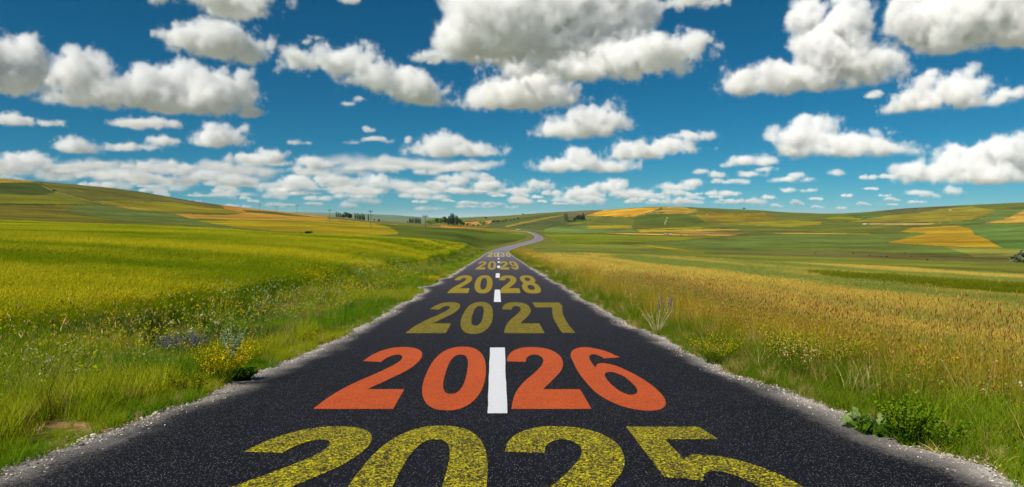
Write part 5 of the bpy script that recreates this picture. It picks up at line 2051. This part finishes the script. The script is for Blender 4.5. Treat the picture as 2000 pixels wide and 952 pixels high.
cloud('broad cloud bank at upper left with a heaped right end', [(175, 160, 68, 40), (260, 185, 90, 36), (340, 195, 90, 32), (430, 180, 85, 40), (385, 148, 74, 28), (492, 160, 34, 36), (200, 205, 80, 16), (310, 160, 60, 26)], 7, .032)
cloud('puffy round cloud at the upper left above the broad bank', [(430, 82, 72, 36), (490, 92, 46, 34), (370, 82, 40, 18), (440, 58, 36, 18), (520, 70, 18, 10)], 8, .026)
cloud('cloud cut by the top edge left of centre', [(455, 5, 80, 26), (400, -5, 60, 24), (520, -8, 50, 24), (330, -2, 34, 20)], 9, .03)
cloud('tall boot shaped cloud right of centre', [(1440, 156, 52, 24), (1520, 150, 80, 32), (1600, 95, 58, 56), (1650, 60, 46, 50), (1665, 130, 84, 36), (1600, 165, 60, 18), (1575, 35, 42, 40), (1650, 10, 30, 20), (1720, 140, 36, 14)], 10, .032)
cloud('dark bellied grey cloud filling the top right corner', [(1790, 35, 85, 50), (1890, 25, 120, 64), (1990, 45, 90, 60), (1760, 0, 60, 46), (1850, 80, 80, 22), (2040, 30, 90, 70)], 11, .034, .75)
cloud('low wide cloud below the dark top right corner cloud', [(1800, 190, 66, 28), (1865, 178, 64, 32), (1905, 202, 52, 16), (1800, 160, 34, 16), (1950, 190, 46, 8), (1760, 205, 40, 8)], 12, .026)
cloud('tiny puff left of the low wide cloud at the upper right', [(1700, 187, 21, 10)], 13, .014, .6, 2.4, dist=5300)
cloud('pyramid shaped cloud at the right with a long tail', [(1560, 265, 62, 32), (1590, 246, 42, 24), (1650, 280, 76, 26), (1730, 298, 56, 13), (1545, 290, 50, 16), (1620, 298, 90, 12)], 14, .026)
cloud('large layered cloud at the right edge of the view', [(1880, 315, 84, 34), (1960, 300, 66, 36), (1840, 335, 96, 20), (1940, 345, 100, 20), (2040, 320, 70, 40), (1790, 325, 50, 10)], 15, .03)
cloud('neat domed cloud right of the centre above the road bend', [(1150, 240, 56, 28), (1105, 256, 56, 18), (1195, 248, 40, 24), (1165, 222, 34, 18)], 16, .024)
cloud('ragged low cloud below the neat domed one', [(1090, 326, 52, 14), (1125, 305, 34, 18), (1175, 326, 60, 13), (1150, 318, 40, 16)], 17, .022, 1, 1.3)
cloud('long flat topped cloud drifting right from the ragged low one', [(1250, 294, 50, 17), (1300, 285, 46, 15), (1340, 268, 44, 6), (1215, 305, 30, 12), (1320, 296, 34, 6)], 18, .02, 1, 1.4)
cloud('oval heaped cloud in the middle of the sky over the 2030', [(860, 290, 58, 20), (910, 294, 60, 18), (880, 276, 40, 14), (965, 296, 28, 7), (815, 296, 26, 12)], 19, .022, .9, 1.3)
cloud('flat shelf of cloud just under the oval heaped one', [(885, 329, 50, 9), (930, 328, 34, 9), (810, 332, 25, 5)], 20, .018, .7, 2)
cloud('lens shaped cloud under the broad upper left bank', [(265, 244, 46, 12), (310, 240, 50, 11)], 21, .018, .7, 2)
cloud('small cloud at the left edge with a curled tail', [(30, 236, 42, 14), (100, 240, 32, 7), (120, 234, 14, 6)], 22, .018, .8, 2)
cloud('small puff under the right end of the broad upper left bank', [(495, 221, 28, 12), (478, 228, 20, 6)], 23, .016, .7, 2)
cloud('heaped cloud at the left above the hill crest', [(150, 284, 40, 17), (180, 292, 30, 11), (125, 290, 22, 12)], 24, .018, .8, 1.6)
cloud('flat pair of puffs left of centre above the hill', [(245, 291, 44, 10), (325, 274, 36, 12), (290, 288, 30, 8)], 25, .018, .7, 1.8)
cloud('upright cloud cluster left of the sloping cloud', [(425, 268, 46, 22), (455, 275, 36, 18), (400, 280, 30, 12), (480, 250, 14, 14), (430, 248, 26, 10)], 26, .02, .9, 1.4)
cloud('ragged puff above the left utility poles', [(490, 312, 44, 13), (530, 308, 36, 15), (515, 298, 24, 8)], 27, .018, .9, 1.7)
cloud('loaf shaped cloud above the crest trees', [(615, 320, 42, 13), (640, 318, 24, 10), (600, 334, 40, 8)], 28, .018, .8, 1.7)
cloud('small double puff in the clear sky left of centre', [(578, 278, 15, 7), (600, 280, 12, 5)], 29, .014, .6, 2.4)
cloud('scattered small puffs left of the oval heaped cloud', [(690, 280, 20, 5), (735, 272, 30, 6), (722, 254, 14, 6), (760, 275, 14, 4), (800, 275, 12, 8)], 30, .014, .5, 2.4)
cloud('domed cloud low at the right above the golden hill', [(1450, 315, 36, 14), (1490, 320, 30, 8), (1425, 321, 20, 7)], 31, .018, .8, 1.7)
cloud('flat cloud under the low domed one at the right', [(1465, 342, 32, 7), (1490, 333, 22, 5)], 32, .014, .6, 2.2)
cloud('low double cloud above the right summit', [(1320, 366, 42, 8), (1350, 356, 26, 9)], 33, .016, .6, 2)
cloud('small oval puff above the right summit', [(1368, 337, 22, 7)], 34, .014, .5, 2.4)
cloud('stretched puffs right of the low domed cloud', [(1530, 352, 28, 7), (1555, 342, 22, 7), (1575, 354, 16, 5)], 35, .014, .6, 2.2)
cloud('small loaf shaped cloud below the pyramid cloud', [(1630, 339, 22, 7)], 36, .014, .5, 2.4)
cloud('thin wisp of cloud below the long irregular one', [(684, 204, 17, 7), (702, 194, 14, 6)], 37, .014, .7, 2.4, dist=5600)
cloud('thin wisp of cloud above the long irregular one', [(606, 84, 16, 5), (622, 76, 12, 5)], 38, .014, .9, 2.4)
cloud('small cloud crossing the top edge left of the huge one', [(686, 2, 22, 10)], 39, .018, .8, 2)
cloud('cloud crossing the top edge right of the huge one', [(1330, 2, 50, 14), (1380, 8, 26, 10)], 40, .022, 1, 1.4)
cloud('small flat cloud low on the right above the big olive field', [(1786, 377, 26, 6)], 41, .014, .5, 2.4)
cloud('two low flat puffs above the right saddle', [(1537, 372, 18, 5), (1580, 373, 20, 5)], 42, .014, .5, 2.4)
cloud('heaped line of cloud low over the road bend', [(860, 364, 30, 11), (895, 350, 24, 12), (955, 360, 36, 11), (1055, 362, 34, 9), (1000, 374, 50, 6), (830, 374, 40, 7)], 43, .018, 1.0, 1.8)
cloud('long low cloud bank behind the crest trees', [(580, 360, 40, 18), (640, 358, 36, 13), (735, 350, 30, 13), (775, 362, 34, 9), (690, 372, 70, 8), (550, 374, 40, 8)], 44, .02, 1.1, 1.7)
cloud('low heaped cloud left of the small copse on the right slope', [(1145, 374, 40, 10), (1195, 364, 28, 13), (1235, 378, 44, 8), (1120, 386, 40, 5), (1270, 386, 40, 8)], 45, .018, 1.0, 1.8)
cloud('low bank of cloud above the left hill shoulder', [(395, 348, 44, 15), (465, 352, 44, 14), (345, 336, 34, 8), (440, 332, 34, 8)], 46, .02, 1.1, 1.7)
cloud('pale low cloud above the left hill at the edge of the view', [(60, 316, 46, 15), (120, 334, 44, 11), (15, 332, 44, 14), (185, 322, 40, 7)], 47, .02, 1.1, 1.7)
cloud('thin pale cloud sheet low over the left hill crest', [(230, 340, 80, 8), (290, 352, 70, 8), (330, 322, 50, 7)], 48, .022, 1.1, 1.5)

# many small flat puffs, too alike to tell apart, stand low over the horizon
PUFFS = []
for k in range(6):
    r = random.Random(100 + k)
    bl = [(r.uniform(-.16, .16), 0, r.uniform(.03, .07), r.uniform(.1, .2), .12, r.uniform(.04, .075)) for _ in range(3)]
    PUFFS.append(cloud_tree(bl, 60 + k, (-.45, -.22, -.02), (.45, .22, .2), .0125, 0.0, 2.6, .7))
rr_ = random.Random(5)
spots = [(1690, 352), (1730, 350), (1765, 346), (1410, 361), (1435, 361), (1400, 349), (1430, 384), (1385, 382), (1697, 372), (1725, 386), (1745, 394), (1650, 386),
         (1480, 402), (1520, 406), (1560, 402), (1600, 408), (1640, 410), (1690, 402), (1740, 402), (1790, 398), (1500, 390), (1590, 392), (1450, 398), (1820, 388), (1860, 382)]
for _ in range(46):
    spots.append((rr_.uniform(1010, 1440), rr_.uniform(382, 402)))
ORD = 'first second third fourth fifth sixth seventh eighth ninth tenth eleventh twelfth thirteenth fourteenth fifteenth sixteenth seventeenth eighteenth nineteenth twentieth'.split()


def ordinal(n):
    if n <= 20:
        return ORD[n - 1]
    return ('twenty ' if n < 30 or n == 30 else 'thirty ') + ORD[(n - 1) % 10] if n % 10 else ('thirtieth' if n == 30 else 'fortieth')


spots.sort(key=lambda q: q[1])
rows_ = [('top', [q for q in spots if q[1] < 384]), ('middle', [q for q in spots if 384 <= q[1] < 394]), ('lowest', [q for q in spots if q[1] >= 394])]
for rn_, row in rows_:
    row.sort()
    for n_, (px, py) in enumerate(row):
        s = rr_.uniform(.5, 1.25) * (.75 if py > 380 else 1)
        cloud_obj(PUFFS[rr_.randrange(6)], px, py, '%s puff from the left in the %s row over the right horizon' % (ordinal(n_ + 1), rn_), 'cloud',
                  'small puffs low over the right horizon', s * 1.15, s * rr_.uniform(.9, 1.6))
# the broken bank over the left horizon reads as one mass: one object that instances the six puff shapes
_lib = bpy.data.collections.new('puff_library')
for k in range(6):
    vd = bpy.data.volumes.new('puff')
    vd.materials.append(M_CLOUD)
    po = bpy.data.objects.new('puff', vd)
    po.modifiers.new('cloud', 'NODES').node_group = PUFFS[k]
    _lib.objects.link(po)
_p, _r, _s = [], [], []
for _ in range(170):
    py = 322 + 92 * rr_.random() ** .75
    px = rr_.uniform(-60, 1010)
    k = (2.0 - (py - 322) / 92 * 1.1) * rr_.uniform(.4, 1.1)
    t = slope_of(px, py)
    dist = CLOUD_BASE_Z / max(t, .012)
    phi = math.atan((px - 1000) / F)
    q = 100 * dist * math.cos(phi) / F
    _p.append((dist * math.sin(phi + YAW), dist * math.cos(phi + YAW), dist * t))
    _r.append(-(phi + YAW))
    _s.append((q * math.cos(phi) * k * rr_.uniform(.9, 1.5), q * math.cos(phi), q * k * rr_.uniform(.8, 1.5)))
_n = len(_p)
o = scatter('distant_clouds', 'broken bank of small pale clouds low over the left horizon', _p, _lib, np.array(_r), np.array(_s), np.ones((_n, 3)), RNG.integers(0, 6, _n))
print('clouds', time.time() - T0)

# ------------------------------------------------------------------ the air
hz_m = NT('air')
hv = hz_m.n('VolumePrincipled')
hv.inputs['Color'].default_value = (.70, .88, 1.0, 1)
hv.inputs['Density'].default_value = 4.8e-5
hz_m.t.links.new(hv.outputs[0], hz_m.out.inputs['Volume'])
o = bm_obj('haze', lambda bm: box_bm(bm, (0, 0, 30), (125000, 125000, 200)), hz_m.m)
tag(o, 'thin summer haze over the whole valley', kind='stuff')
o.display_type = 'WIRE'
